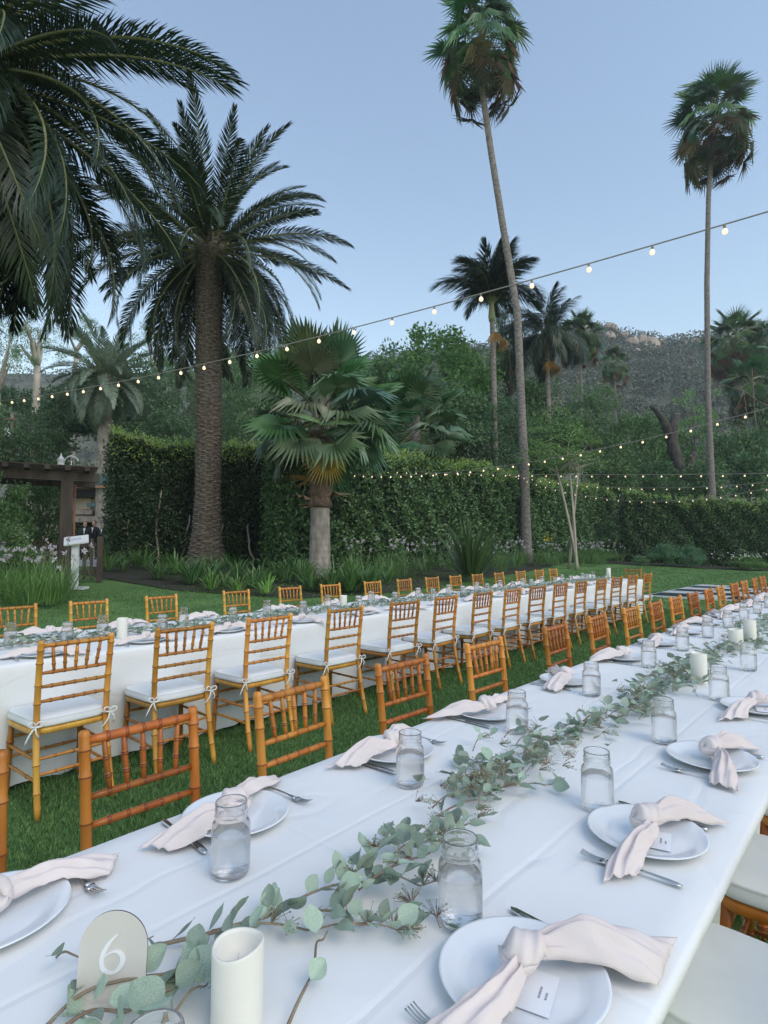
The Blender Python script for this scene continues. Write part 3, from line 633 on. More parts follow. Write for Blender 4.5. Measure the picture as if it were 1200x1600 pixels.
# ================================================================== TREES
def crown_mesh(name, seed, nclump, clump_r, per, leaf, shape=(1, 1, 1), hollow=.45, up=.3, flat=.7, wob=.35, asp=.55):
    """foliage of unit half-size: clumps of small leaf faces spread through the volume"""
    r = np.random.default_rng(seed); D = rand_dirs(nclump, r); rad = r.uniform(hollow, 1.0, nclump) ** .7 * (1 - wob * r.random(nclump) ** 2)
    Cc = D * rad[:, None] * np.array(shape); Cc[:, 2] *= np.where(Cc[:, 2] < 0, .85, 1)
    R = clump_r * r.uniform(.6, 1.25, nclump)
    d2 = rand_dirs(nclump * per, r) * (r.random(nclump * per) ** .45)[:, None]
    C = np.repeat(Cc, per, 0) + d2 * np.repeat(R, per)[:, None] * [1, 1, flat]
    Dd, U = rand_frames(len(C), r, up); L = leaf * r.uniform(.6, 1.3, len(C))
    b = MB(); b.leaves(C, Dd, U, L, L * asp); return b.mesh(name, MT['tree'], smooth=False), Cc
KIND = {'round': [crown_mesh('round_crown', s, 70, .30, 120, .075) for s in (1, 2, 3)],
        'bush': [crown_mesh('bushy_crown', s, 60, .34, 110, .085, hollow=.3) for s in (4, 5)],
        'gum': [crown_mesh('gum_crown', s, 44, .20, 80, .055, hollow=.35, up=-.6, wob=.6, asp=.3) for s in (6, 7)],
        'dark': [crown_mesh('feathery_crown', s, 90, .24, 90, .08, shape=(1, 1, 1), up=.9, asp=.28) for s in (8, 9)],
        'airy': [crown_mesh('airy_crown', s, 60, .2, 60, .05, hollow=.2, up=.2, flat=.4) for s in (10, 11)]}
def trunk_tree(name, px, ytop, ybot, wpx, Y, kind, col, label, group=None, cat='tree', bark='bark', tr=.16, stems=1, limbs=5, seed=0, lean=0.0):
    rd = random.Random(seed + int(px * 7 + ytop)); bx, by = xy(px, Y); g = float(gz(bx, by))
    zt, zb = at(px, ytop, Y).z, at(px, ybot, Y).z; cz = (zt + zb) / 2 - g; hz_ = (zt - zb) / 2; hw = wpx / 2 * Y / 900
    root = empty(name, (bx, by, g), 0, label, cat, group)
    me, Cc = rd.choice(KIND[kind]); rz = rd.uniform(0, 6.28)
    cr = ob('crown', me, root, (0, 0, cz), rz=rz, scale=(hw, hw * .9, hz_), color=col)
    b = MB(); rot = Matrix.Rotation(rz, 3, 'Z')
    for s in range(stems):
        base = Vector((rd.uniform(-.3, .3), rd.uniform(-.2, .2), 0)) * (stems > 1); fork = Vector((lean + rd.uniform(-.25, .25), 0, max(cz - hz_ * .75, cz * .45)))
        if stems > 1: fork.x += (s - (stems - 1) / 2) * .5
        P = [base, base.lerp(fork, .5) + Vector((rd.uniform(-.12, .12), 0, 0)), fork]
        t = np.linspace(0, 1, 9)[:, None]; Pn = [np.array(q) for q in P]; C_ = (1 - t) ** 2 * Pn[0] + 2 * t * (1 - t) * Pn[1] + t ** 2 * Pn[2]
        k = tr / math.sqrt(stems); b.tube(C_, np.linspace(k, k * .62, 9), 9)
        for i in range(limbs):
            tip = rot @ Vector(Cc[rd.randrange(len(Cc))]); tip = Vector((tip.x * hw * .85, tip.y * hw * .8, cz + tip.z * hz_ * .8))
            m_ = fork.lerp(tip, .5) + Vector((rd.uniform(-.3, .3), rd.uniform(-.3, .3), .25)); t = np.linspace(0, 1, 7)[:, None]
            b.tube((1 - t) ** 2 * np.array(fork) + 2 * t * (1 - t) * np.array(m_) + t ** 2 * np.array(tip), np.linspace(k * .5, k * .12, 7), 6)
    o = b.build('trunk', MT[bark], root)
    return root
G1, G2, G3, G4 = (1, 1, 1), (.62, .72, .62), (1.25, 1.4, .95), (1.15, 1.2, 1.15)
def lively(c, k): return tuple(v_ * f_ for v_, f_ in zip(c, [(1.0, 1.0, 1.0), (1.45, 1.5, 1.05), (.8, .85, .85), (1.7, 1.75, 1.2), (1.15, 1.2, .9)][k % 5]))
BG = 'leafy tree in the wood behind the left hedge'; BG2 = 'leafy tree in the wood beyond the clipped hedge'; BG3 = 'leafy tree below the hill beyond the boundary hedge'
T = trunk_tree
# gums, far left
T('gum_tree', 48, 452, 590, 120, 46, 'gum', (1.5, 1.55, 1.35), 'pale-trunked gum tree left of the pale date palm', bark='pale_bark', tr=.42, limbs=7)
T('gum_tree', -12, 440, 640, 120, 44, 'gum', (1.3, 1.4, 1.2), 'gum tree cut by the left edge of the picture', bark='pale_bark', tr=.36, limbs=7)
T('gum_tree', 110, 474, 560, 100, 62, 'gum', (1.6, 1.6, 1.45), 'wispy far gum crown between two drooping fronds at left', bark='pale_bark', tr=.34)
T('gum_tree', 238, 470, 600, 110, 58, 'gum', (1.35, 1.4, 1.2), 'gum crown glimpsed left of the big trunk', bark='pale_bark', tr=.34)
T('gum_tree', 392, 498, 640, 120, 56, 'gum', (1.2, 1.3, 1.1), 'gum crown glimpsed between big date palm and fan palm', bark='pale_bark', tr=.34)
LST = [(20, 600, 730, 150, 50, 'round', (.8, .88, .75)), (95, 600, 720, 130, 36, 'bush', (.55, .65, .55)), (150, 575, 700, 150, 64, 'round', (.9, .98, .9)), (215, 560, 720, 150, 46, 'bush', (.75, .85, .75)), (275, 540, 720, 120, 52, 'dark', (1, 1.1, 1)),
          (250, 640, 740, 120, 34, 'round', (.8, .9, .85)), (345, 530, 720, 120, 60, 'round', (.85, .95, .85)), (385, 560, 720, 130, 44, 'dark', (1, 1.1, .95)), (430, 600, 730, 120, 38, 'bush', (.9, 1, .8)), (-60, 560, 760, 160, 42, 'round', (.8, .9, .75)), (60, 660, 760, 110, 32, 'round', (.6, .7, .6)), (-30, 640, 760, 120, 32, 'bush', (.7, .8, .65))]
for a in LST:
    i_ = sorted(q_[0] for q_ in LST).index(a[0]); T('background_tree', *a[:6], lively(a[6], int(a[0])), BG + ', ' + ORD[i_] + ' from left', 'trees behind the left hedge', tr=.25)
# middle
T('broadleaf_tree', 690, 505, 690, 190, 40, 'round', (1.25, 1.5, .95), 'bright green broad tree behind the second fan palm', tr=.3)
T('broadleaf_tree', 610, 545, 730, 150, 42, 'round', (.9, 1.1, .85), 'green tree showing right of the stout fan palm crown', tr=.3)
T('conifer_tree', 798, 468, 640, 66, 40, 'dark', (.55, .65, .55), 'narrow dark tree between the feather palms', tr=.2)
T('conifer_tree', 770, 622, 770, 190, 35, 'dark', (.85, 1.0, 1.0), 'blue-green feathery tree behind the leaning trunk', tr=.22)
T('garden_tree', 892, 648, 752, 200, 27.5, 'airy', (1.5, 1.55, 1.0), 'small many-stemmed tree with airy crown before the hedge', bark='pale_bark', tr=.13, stems=3, limbs=6)
LST = [(560, 560, 740, 130, 46, 'round', (.8, .95, .8)), (700, 600, 770, 150, 33, 'bush', (.85, .98, .85)), (640, 660, 770, 120, 31, 'bush', (.9, 1.05, .8)), (840, 580, 760, 120, 44, 'bush', (.9, 1.05, .8)), (735, 540, 700, 110, 46, 'bush', (1, 1.15, .85)), (930, 600, 740, 130, 50, 'dark', (1.1, 1.2, 1.0)), (1000, 640, 780, 110, 48, 'round', (1.0, 1.15, .8)), (955, 690, 800, 110, 42, 'bush', (.9, 1, .75)), (860, 640, 770, 140, 38, 'round', (1.0, 1.15, .8))]
for a in LST:
    i_ = sorted(q_[0] for q_ in LST).index(a[0]); T('background_tree', *a[:6], lively(a[6], int(a[0])), BG2 + ', ' + ORD[i_] + ' from left', 'trees beyond the clipped hedge', tr=.22)
LST = [(1095, 590, 770, 110, 56, 'airy', (1.5, 1.7, 1.2)), (1040, 640, 790, 120, 58, 'round', (1.1, 1.3, .9)), (1170, 660, 800, 130, 50, 'bush', (.9, 1.05, .85)), (1240, 600, 800, 140, 52, 'round', (.9, 1, .85)), (1090, 700, 800, 110, 46, 'bush', (.9, 1.05, .8)), (1030, 715, 800, 90, 44, 'bush', (.75, .9, .7))]
for a in LST:
    i_ = sorted(q_[0] for q_ in LST).index(a[0]); T('background_tree', *a[:6], lively(a[6], int(a[0])), BG3 + ', ' + ORD[i_] + ' from left', 'trees below the hill', tr=.22)
# sawn-off dead tree
bx, by = xy(1062, 46); dt = empty('dead_tree', (bx, by, float(gz(bx, by))), 0, 'lopped dead tree with sawn forked trunk behind the boundary hedge', 'tree')
def dpt(px, py): q = at(px, py, 46); return (q.x - bx, RND.uniform(-.1, .1), q.z - float(gz(bx, by)))
b = MB(); b.tube([(.2, 0, 0), dpt(1068, 800), dpt(1066, 760), dpt(1058, 720), dpt(1050, 690), dpt(1052, 665), dpt(1056, 648)], [.62, .55, .5, .46, .42, .38, .34], 14); b.build('trunk', MT['bark'], dt).color = (.42, .46, .50, 1)
b = MB(); b.tube([dpt(1050, 690), dpt(1042, 668), dpt(1034, 652), dpt(1024, 640), dpt(1016, 634)], [.38, .36, .28, .2, .13], 10); b.build('limb', MT['bark'], dt).color = (.42, .46, .50, 1)
b = MB(); b.tube([dpt(1070, 770), dpt(1076, 735), dpt(1082, 712), dpt(1086, 708)], [.42, .34, .28, .2], 10); b.build('limb', MT['bark'], dt).color = (.42, .46, .50, 1)
b = MB(); q = dpt(1056.4, 647.5); b.lathe([(.31, 0), (.31, .03)], 14, q); b.build('sawn_face', MT['pale_bark'], dt)
# bare leaning stems at the far right
bs = at(1200, 770, 50); bt = empty('bare_tree', (bs.x, 50, float(gz(bs.x, 50))), 0, 'bare pale branching tree at the right edge', 'tree')
def bpt(px, py): q = at(px, py, 50); return (q.x - bs.x, 0.3 * math.sin(px), q.z - float(gz(bs.x, 50)))
for n_, pts, r0 in (('trunk', [bpt(1186, 800), bpt(1186, 720), bpt(1182, 650), bpt(1175, 575)], .2), ('branch', [bpt(1186, 720), bpt(1176, 690), bpt(1165, 620), bpt(1150, 580)], .12), ('branch', [bpt(1220, 640), bpt(1190, 628), bpt(1160, 612), bpt(1124, 602)], .14), ('branch', [bpt(1160, 612), bpt(1152, 640), bpt(1158, 642)], .08), ('branch', [bpt(1112, 790), bpt(1104, 740), bpt(1098, 690), bpt(1088, 660)], .12), ('branch', [bpt(1106, 790), bpt(1100, 760), bpt(1090, 700)], .1)):
    b = MB(); b.tube(pts, np.linspace(r0 * .45, r0 * .15, len(pts)), 7); b.build(n_, MT['bark'], bt)

# ================================================================== BED PLANTS
def strap_mesh(name, n, L, wd, seed, arch=1.1, spread=.9, tuft=.12):
    r = np.random.default_rng(seed); b = MB(); k = 6
    for i in range(n):
        az = r.uniform(0, 2 * PI); el = PI / 2 - abs(r.normal(0, .45)) * spread; l = L * r.uniform(.6, 1.1); t = np.linspace(0, 1, k)
        a = el - arch * t ** 1.6 * r.uniform(.4, 1.2); dr = np.cumsum(np.cos(a)) * l / k; dz = np.cumsum(np.sin(a)) * l / k
        d = np.array([math.cos(az), math.sin(az), 0]); s = np.array([-d[1], d[0], 0]); o = d * r.uniform(0, tuft)
        C = o + dr[:, None] * d + np.stack([0 * dz, 0 * dz, dz], -1); w_ = wd * np.array([.7, 1, 1, .85, .55, .08])[:, None] / 2
        b.grid(np.stack([C - s * w_, C + [0, 0, -wd * .12], C + s * w_], 1))
    return b.mesh(name, MT['strap'], smooth=False)
STR = [strap_mesh('strap_leaves', 46, .62, .03, s) for s in (1, 2, 3)]
THIN = [strap_mesh('thin_leaves', 90, .62, .011, s, arch=.8, tuft=.2) for s in (4, 5)]
FLAX = strap_mesh('flax_leaves', 110, 1.75, .065, 9, arch=.45, spread=1.0, tuft=.22)
def flower_mesh(seed, n, h, mtl, head=.05):
    r = np.random.default_rng(seed); b = MB()
    for i in range(n):
        p0 = np.array([*r.normal(0, .16, 2), .05]); p1 = p0 + [*r.normal(0, .12, 2), h * r.uniform(.75, 1.15)]
        b.tube([p0, (p0 + p1) / 2 + r.normal(0, .015, 3), p1], .004, 4, m=1, cap=False)
        D, U = rand_frames(12, r, .6); b.leaves(np.repeat(p1[None], 12, 0), D, U, head * r.uniform(.7, 1.2, 12), head * .5)
    return b.mesh('flower_heads', [mtl, MT['strap']], smooth=False)
FLP = [flower_mesh(s, 7, .74, MT['flower_p']) for s in (1, 2)]
FLW = flower_mesh(5, 12, .62, MT['flower_w'], .07)
def plant(name, x, y, me, sc_, label, group, col=(1, 1, 1), fl=None, cat='plant', flsc=1.0):
    rt = empty(name, (x, y, float(gz(x, y))), RND.uniform(0, 6), label, cat, group)
    ob('leaves', me, rt, (0, 0, 0), scale=sc_, color=col)
    if fl: ob('flowers', fl, rt, (0, 0, 0), scale=sc_ * flsc)
    return rt
for i in range(38):
    px = 165 + i * 11.8 + RND.uniform(-8, 8); Y = RND.uniform(15.5, 19.0) if px < 230 else RND.uniform(13.7, 17.2)
    x, y = xy(px, Y); plant('strappy_plant', x, y, RND.choice(STR), RND.uniform(.9, 1.5), f'strappy green plant below the left hedge, {ORD[i]} from the left', 'strappy plants below the left hedge', RND.choice([(1, 1, 1), (.8, .95, .85), (1.2, 1.25, 1)]))
for i, (px, Y, s_) in enumerate([(332, 13.7, .95), (372, 13.5, .95), (418, 13.4, 1.0)]):
    x, y = xy(px, Y); plant('strappy_plant', x, y, RND.choice(STR), s_, f'{["left", "middle", "right"][i]} of three pale lime strappy plants at the bed front', 'lime plants at the bed front', (1.9, 1.9, 1.3))
for i in range(22):                                         # mauve-flowered tufts running back along the clipped hedge
    a_ = 12.6 + i * 1.15 + RND.uniform(-.3, .3); q = W(a_, -11.3 - RND.uniform(-.4, 1.6) - .06 * i)
    plant('flowering_tuft', q.x, q.y, RND.choice(THIN), RND.uniform(1.3, 1.75), f'mauve-flowered grassy tuft along the clipped hedge, {ORD[i]} from the left', 'mauve tufts along the clipped hedge', RND.choice([(1.2, 1.15, 1.1), (1.6, 1.5, 1.2), (1, 1.05, .9)]), RND.choice(FLP))
for i in range(18):
    a_ = 14 + i * 1.6 + RND.uniform(-.4, .4); q = W(a_, -14.0 + RND.uniform(-.3, .3))
    plant('strappy_plant', q.x, q.y, RND.choice(STR), RND.uniform(1.0, 1.5), f'strappy plant at the foot of the clipped hedge, {ORD[i]} from the left', 'strappy plants below the clipped hedge', (1, 1.05, .9))
for i, (px, Y) in enumerate([(12, 11.6), (40, 11.2), (66, 11.4), (92, 11.9), (22, 10.6), (54, 10.4), (80, 10.6), (-10, 10.9), (5, 12.6), (34, 12.8), (98, 10.9)]):
    x, y = xy(px, Y); plant('flowering_tuft', x, y, RND.choice(THIN), RND.uniform(1.15, 1.5), f'grassy tuft with pale mauve flowers left of the white stand, {ORD[sorted([12, 40, 66, 92, 22, 54, 80, -10, 5, 34, 98]).index(px)]} from left', 'mauve tufts by the gate', (1.5, 1.55, 1.2), RND.choice(FLP) if i % 2 == 0 else None)
x, y = xy(735, 18.6); rt = plant('flax_plant', x, y, FLAX, 1.25, 'large spiky flax clump before the clipped hedge', None, (.62, .58, .55))
# low shrubs
def shrub(px, Y, wpx, hpx, col, label, kind='bush', group=None):
    x, y = xy(px, Y); g = float(gz(x, y)); rt = empty('shrub', (x, y, g), 0, label, 'shrub', group); hw, hh = wpx / 2 * Y / 900, hpx / 2 * Y / 900
    me, _ = RND.choice(KIND[kind]); ob('foliage', me, rt, (0, 0, hh * .92), rz=RND.uniform(0, 6), scale=(hw, hw * .9, hh), color=col)
    b = MB(); b.tube([(0, 0, 0), (.03, 0, hh * .6), (-.02, .02, hh)], [.05, .04, .02], 6); b.build('stem', MT['bark'], rt)
shrub(1038, 33.5, 52, 40, (1.0, 1.3, 1.3), 'left of two rounded blue-green shrubs before the boundary hedge')
shrub(1078, 33.2, 48, 38, (.95, 1.25, 1.3), 'right of two rounded blue-green shrubs before the boundary hedge')
shrub(1000, 33.0, 26, 18, (1.3, 1.4, 1.4), 'small grey-green mound at the lawn corner')
shrub(925, 33.5, 70, 26, (1.1, 1.3, .8), 'low leafy shrub at the far end of the bed')
shrub(960, 38, 60, 70, (.9, 1.05, .8), 'leafy bush filling the gap between the two hedges')
shrub(1168, 33.0, 60, 26, (1.4, 1.5, 1.0), 'pale leafy shrub with white blooms at the far right')
for (px, Y, wp, hp, col, lab) in [(-14, 13.2, 130, 180, (1.0, 1.15, .8), 'big leafy shrub crowding the arbor at the left edge'), (16, 12.8, 96, 110, (1.5, 1.45, 1.2), 'grey-green shrub below the arbor roof'), (62, 16.5, 110, 170, (.8, .95, .75), 'dark leafy shrub behind the arbor post'), (-20, 12.2, 130, 110, (1.2, 1.3, 1.0), 'low shrub at the left edge behind the mauve tufts')]:
    shrub(px, Y, wp, hp, col, lab, 'round')
for (px, py, Y, me_, lab) in [(510, 902, 17.2, MT['flower_o'], 'tiny orange flowers at the foot of the fan palm'), (856, 842, 27.5, MT['flower_y'], 'single yellow flower beside the slender stems'), (1165, 868, 32.4, MT['flower_w'], 'white blooms before the boundary hedge')]:
    q = at(px, py, Y); rt = empty('flower', (q.x, q.y, float(gz(q.x, q.y))), 0, lab, 'flower'); h_ = q.z - rt.location.z
    b = MB(); r_ = np.random.default_rng(int(px)); n_ = 60 if px == 1165 else 26; C = r_.normal(0, 1, (n_, 3)) * ([.8, .2, .12] if px == 1165 else [.12, .1, .08]) + [0, 0, h_]; D, U = rand_frames(n_, r_, .5); b.leaves(C, D, U, .1, .08); b.build('petals', me_, rt, smooth=False)
    b = MB(); b.tube([(0, 0, 0), (.02, 0, h_ * .5), (0, 0, h_)], .008, 5); b.build('stem', MT['strap'], rt)

# ================================================================== ARBOR, GATE, HOUSE, STAND
q = xy(103, 14.2); AZ = float(gz(*q))
ar = empty('garden_arbor', (q[0], q[1], AZ), 0.52, 'dark brown timber arbor with flat slatted roof at left', 'arbor')
HA = at(103, 752, 14.2).z - AZ
for (x_, y_) in ((0, 0), (-2.2, 0), (0, 1.5), (-2.2, 1.5)):
    b = MB(); b.box((x_, y_, HA / 2), (.27, .27, HA)); b.build('post', MT['dwood'], ar, smooth=False)
for y_ in (-.02, 1.52):
    b = MB(); b.box((-1.25, y_, HA + .11), (3.9, .16, .22)); b.build('beam', MT['dwood'], ar, smooth=False)
for i in range(9):
    b = MB(); b.box((-2.95 + i * .42, .75, HA + .27), (.12, 2.5, .09)); b.build('rafter', MT['dwood'], ar, smooth=False)
for i in range(7):
    b = MB(); b.box((-1.25, -.35 + i * .37, HA + .335), (3.8, .2, .035)); b.build('roof_slat', MT['dwood'], ar, smooth=False)
def pickets(name, x0, x1, h, label, y0=0.0):
    rt = empty(name, (q[0], q[1], AZ), 0.30, label, 'gate' if 'gate' in name else 'fence'); n = int(abs(x1 - x0) / .135)
    for i in range(n):
        x_ = x0 + (i + .5) * (x1 - x0) / n; b = MB(); b.box((x_, y0, h / 2 + .06), (.075, .022, h)); b.build('picket', MT['dwood'], rt, smooth=False)
    for z_ in (.25, h - .1):
        b = MB(); b.box(((x0 + x1) / 2, y0 + .03, z_), (abs(x1 - x0), .03, .09)); b.build('rail', MT['dwood'], rt, smooth=False)
    b = MB(); b.box((x1 - .05 if x1 > 0 else x0 + .05, y0 + .02, h / 2 + .05), (.13, .13, h + .12)); b.build('gate_post', MT['dwood'], rt, smooth=False)
pickets('picket_gate', -1.05, -.16, .98, 'dark picket gate panel left of the arbor post', -.02)
pickets('picket_fence', .18, .82, 1.02, 'short run of dark pickets behind the white stand', .05)
# copper downpipe by the post
b = MB(); b.tube([(0, 0, 0), (0, 0, HA - .05)], .028, 8)
tag(b.build('copper_pipe', mat('copper', (.36, .16, .09), (.28, .13, .08), 4, .5), loc=(*xy(115.5, 15.0), float(gz(*xy(115.5, 15.0)))), smooth=True), 'thin copper brown pipe beside the arbor post', 'pipe')
# small white lantern on the arbor roof
c_ = at(95, 733, 14.4); ln = empty('garden_lantern', (c_.x, c_.y, AZ + HA + .36), 0, 'small white lantern on the arbor roof', 'lantern')
b = MB(); b.lathe([(.085, 0), (.085, .02), (.07, .03), (.085, .19), (.10, .20), (.03, .29), (.012, .33), (.02, .35), (.0, .37)], 10); b.build('lantern_body', MT['wpaint'], ln)
b = MB(); t = np.linspace(0, PI, 12); b.tube(np.stack([.09 + .17 - .17 * np.cos(t), 0 * t, .16 + .14 * np.sin(t)], -1), .014, 6); b.tube([(.26, 0, .0), (.26, 0, .18)], .014, 6); b.build('scroll_arm', MT['wpaint'], ln)
# house beyond the arbor
hx0, hY = at(100, 852, 33).x, 33.0; hg = float(gz(hx0, hY)); hs = empty('house', (hx0, hY, hg), 0, 'tan house with green roof glimpsed right of the arbor post', 'house')
def hp(px, py): v = at(px, py, hY); return v.x - hx0, v.z - hg
def panel(name, x0, y0, x1, y1, dy, dep, m):
    (a0, z1), (a1, z0) = hp(x0, y0), hp(x1, y1); b = MB(); b.box(((a0 + a1) / 2, dy, (z0 + z1) / 2), (a1 - a0, dep, z1 - z0)); return b.build(name, m, hs, smooth=False)
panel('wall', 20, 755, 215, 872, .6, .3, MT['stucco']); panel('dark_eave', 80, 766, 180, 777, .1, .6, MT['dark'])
rfp = panel('roof', 60, 744, 190, 759, .0, 1.2, MT['groof']); panel('fascia', 80, 760, 180, 764, -.62, .06, mat('tan_fascia', (.30, .17, .10), None, rough=.7))
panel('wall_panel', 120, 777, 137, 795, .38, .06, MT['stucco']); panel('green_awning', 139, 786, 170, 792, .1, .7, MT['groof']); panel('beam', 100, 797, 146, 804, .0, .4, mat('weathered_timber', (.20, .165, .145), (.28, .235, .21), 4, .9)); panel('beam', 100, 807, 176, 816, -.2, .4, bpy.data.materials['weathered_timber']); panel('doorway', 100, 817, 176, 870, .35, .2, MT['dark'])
# pale path through the gate
pa, pb = np.array(xy(120, 19)), np.array(xy(165, 19)); pc, pd_ = np.array(xy(105, 32)), np.array(xy(175, 32))
s_, t_ = np.meshgrid(np.linspace(0, 1, 6), np.linspace(0, 1, 12), indexing='ij'); PP = (pa * (1 - s_)[..., None] + pb * s_[..., None]) * (1 - t_)[..., None] + (pc * (1 - s_)[..., None] + pd_ * s_[..., None]) * t_[..., None]
ground_patch('path', PP[..., 0], PP[..., 1], .035, MT['concrete'])
# people in dark suits standing in the doorway
def person(px, Y, h, label, rz):
    x_, y_ = xy(px, Y); rt = empty('person', (x_, y_, float(gz(x_, y_)) + .035), rz, label, 'person', 'people by the house'); k = h / 1.78
    V = [(0, 0, .95), (0, 0, 1.2), (0, 0, 1.45), (0, 0, 1.53), (.19, 0, 1.43), (.24, -.02, 1.15), (.22, -.08, .88), (-.19, 0, 1.43), (-.24, -.02, 1.15), (-.22, -.08, .88), (.10, 0, .9), (.11, -.01, .5), (.12, .02, .08), (.12, -.12, .04), (-.10, 0, .9), (-.11, -.01, .5), (-.12, .02, .08), (-.12, -.12, .04)]
    E_ = [(0, 1), (1, 2), (2, 3), (2, 4), (4, 5), (5, 6), (2, 7), (7, 8), (8, 9), (0, 10), (10, 11), (11, 12), (12, 13), (0, 14), (14, 15), (15, 16), (16, 17)]
    R_ = [.15, .15, .17, .07, .075, .055, .04, .075, .055, .04, .09, .065, .045, .045, .09, .065, .045, .045]
    me = bpy.data.meshes.new('body'); me.from_pydata([(a * k, b_ * k, c * k) for a, b_, c in V], E_, []); o = ob('body', me, rt); me.materials.append(MT['suit'])
    sk = o.modifiers.new('skin', 'SKIN'); sv = me.skin_vertices[0].data
    for i, r_ in enumerate(R_): sv[i].radius = (r_ * k, r_ * .8 * k)
    sv[0].use_root = True; ss = o.modifiers.new('sub', 'SUBSURF'); ss.levels = 1; ss.render_levels = 1
    b = MB(); b.lathe([(.045, 1.50), (.055, 1.56), (.075, 1.60), (.085, 1.66), (.08, 1.73), (.05, 1.775), (.01, 1.785)], 12); b.box((0, -.085, 1.655), (.02, .03, .04)); hd = b.build('head', MT['skin'], rt); hd.scale = (k,) * 3
    b = MB(); b.lathe([(.088, 1.675), (.09, 1.72), (.06, 1.78), (.01, 1.795)], 12, (0, .012, 0)); b.build('hair', MT['dark'], rt).scale = (k,) * 3
    b = MB(); b.add([(-.05, -.115, 1.47), (.05, -.115, 1.47), (0, -.150, 1.18), (0, -.165, 1.36)], [(0, 2, 3), (3, 2, 1), (0, 3, 1)]); b.build('shirt_front', MT['shirt'], rt).scale = (k,) * 3
person(133, 27.0, 1.8, 'leftmost of three people in dark suits behind the gate', .2); person(147, 27.4, 1.86, 'middle of three people in dark suits behind the gate', -.1); person(162, 27.2, 1.76, 'rightmost of three people in dark suits behind the gate', -.4)
# white reading stand on the lawn
v = xy(119, 13.1); st = empty('lectern_stand', (*v, float(gz(*v))), .15, 'white wooden sign stand with tilted top on the lawn', 'stand')
b = MB(); b.box((0, 0, .03), (.50, .40, .05)); b.build('base', MT['wpaint'], st, smooth=False)
b = MB(); b.box((0, 0, .54), (.135, .10, .98)); b.build('post', MT['wpaint'], st, smooth=False)
Mx = Matrix.Rotation(math.radians(30), 3, 'X') @ Matrix.Rotation(.3, 3, 'Z')
b = MB(); b.box((0.02, -.02, 1.11), (.50, .36, .03), M=Mx); tp = b.build('tilted_top', MT['wpaint'], st, smooth=False)
b = MB(); b.box(Vector((.02, -.02, 1.11)) + Mx @ Vector((0, .02, .0175)), (.2, .1, .002), M=Mx); b.build('printed_sheet', mat('printed_blue_grey', (.42, .46, .55), (.60, .63, .70), 40, .8), tp, smooth=False)
# utility pole at far left
v = at(11, 852, 42); up = empty('utility_pole', (v.x, 42, float(gz(v.x, 42))), 0, 'utility pole with crossarm and transformer at far left', 'utility pole')
zu = at(11, 645, 42).z - up.location.z; b = MB(); b.tube([(0, 0, 0), (0, 0, zu)], [.17, .12], 10); b.build('pole', MT['bark'], up)
b = MB(); b.box((0, -.14, zu - .5), (2.4, .1, .12)); b.build('crossarm', MT['bark'], up, smooth=False)
b = MB(); b.lathe([(.18, 0), (.2, .03), (.2, .7), (.16, .76), (.05, .85)], 12, (-.05, -.38, zu - 2.0)); b.build('transformer', MT['wpaint'], up)
# ================================================================== STRING LIGHTS
def bulb_meshes():
    b = MB(); b.lathe([(.009, 0), (.014, -.004), (.017, -.045), (.015, -.05)], 10); so = b.mesh('socket', MT['socket'])
    b = MB(); b.lathe([(.012, -.05), (.020, -.058), (.030, -.075), (.032, -.092), (.026, -.110), (.012, -.120), (.002, -.1225)], 14); gl = b.mesh('bulb', MT['bulb'])
    return so, gl
SOCK, BULB = bulb_meshes()
def strand(P, Q, sag, nb, label, r=.006, scale=1.0, seed=0):
    P, Q = Vector(P), Vector(Q); rt = empty('string_lights', tuple(P), 0, label, 'string lights', 'strings of lit bulbs over the tables'); n = 70; rd = random.Random(seed)
    pt = lambda t: P.lerp(Q, t) - Vector((0, 0, 4 * sag * t * (1 - t))) - P
    b = MB(); b.tube([tuple(pt(i / n)) for i in range(n + 1)], r * scale, 6); b.build('cable', MT['cable'], rt)
    for i in range(nb):
        t = (i + .5) / nb; p = pt(t); bl = ob('bulb', BULB, rt, p, rot=(rd.uniform(-.12, .12), rd.uniform(-.12, .12), 0), scale=scale)
        ob('socket', SOCK, bl, (0, 0, 0))
# the long one: from the trees at far left to high on the right, close to the camera
strand(at(-130, 636, 13.6), at(1330, 292, 3.9), .36, 34, 'long light string sweeping from lower left up to the right edge', .009, .66, 1)
strand(at(548, 741, 17.6), at(1290, 612, 8.4), .42, 28, 'light string rising right from the stout fan palm', .010, .6, 2)
strand(at(560, 734, 23.5), at(1300, 738, 12.8), .12, 32, 'almost level light string above the clipped hedge', .012, .6, 3)
strand(at(800, 742, 27.0), at(1300, 742, 17.0), .5, 26, 'middle sagging light string before the boundary hedge', .013, .64, 4)
strand(at(790, 738, 28.0), at(1290, 740, 19.0), 1.15, 26, 'lowest sagging light string before the boundary hedge', .013, .64, 5)

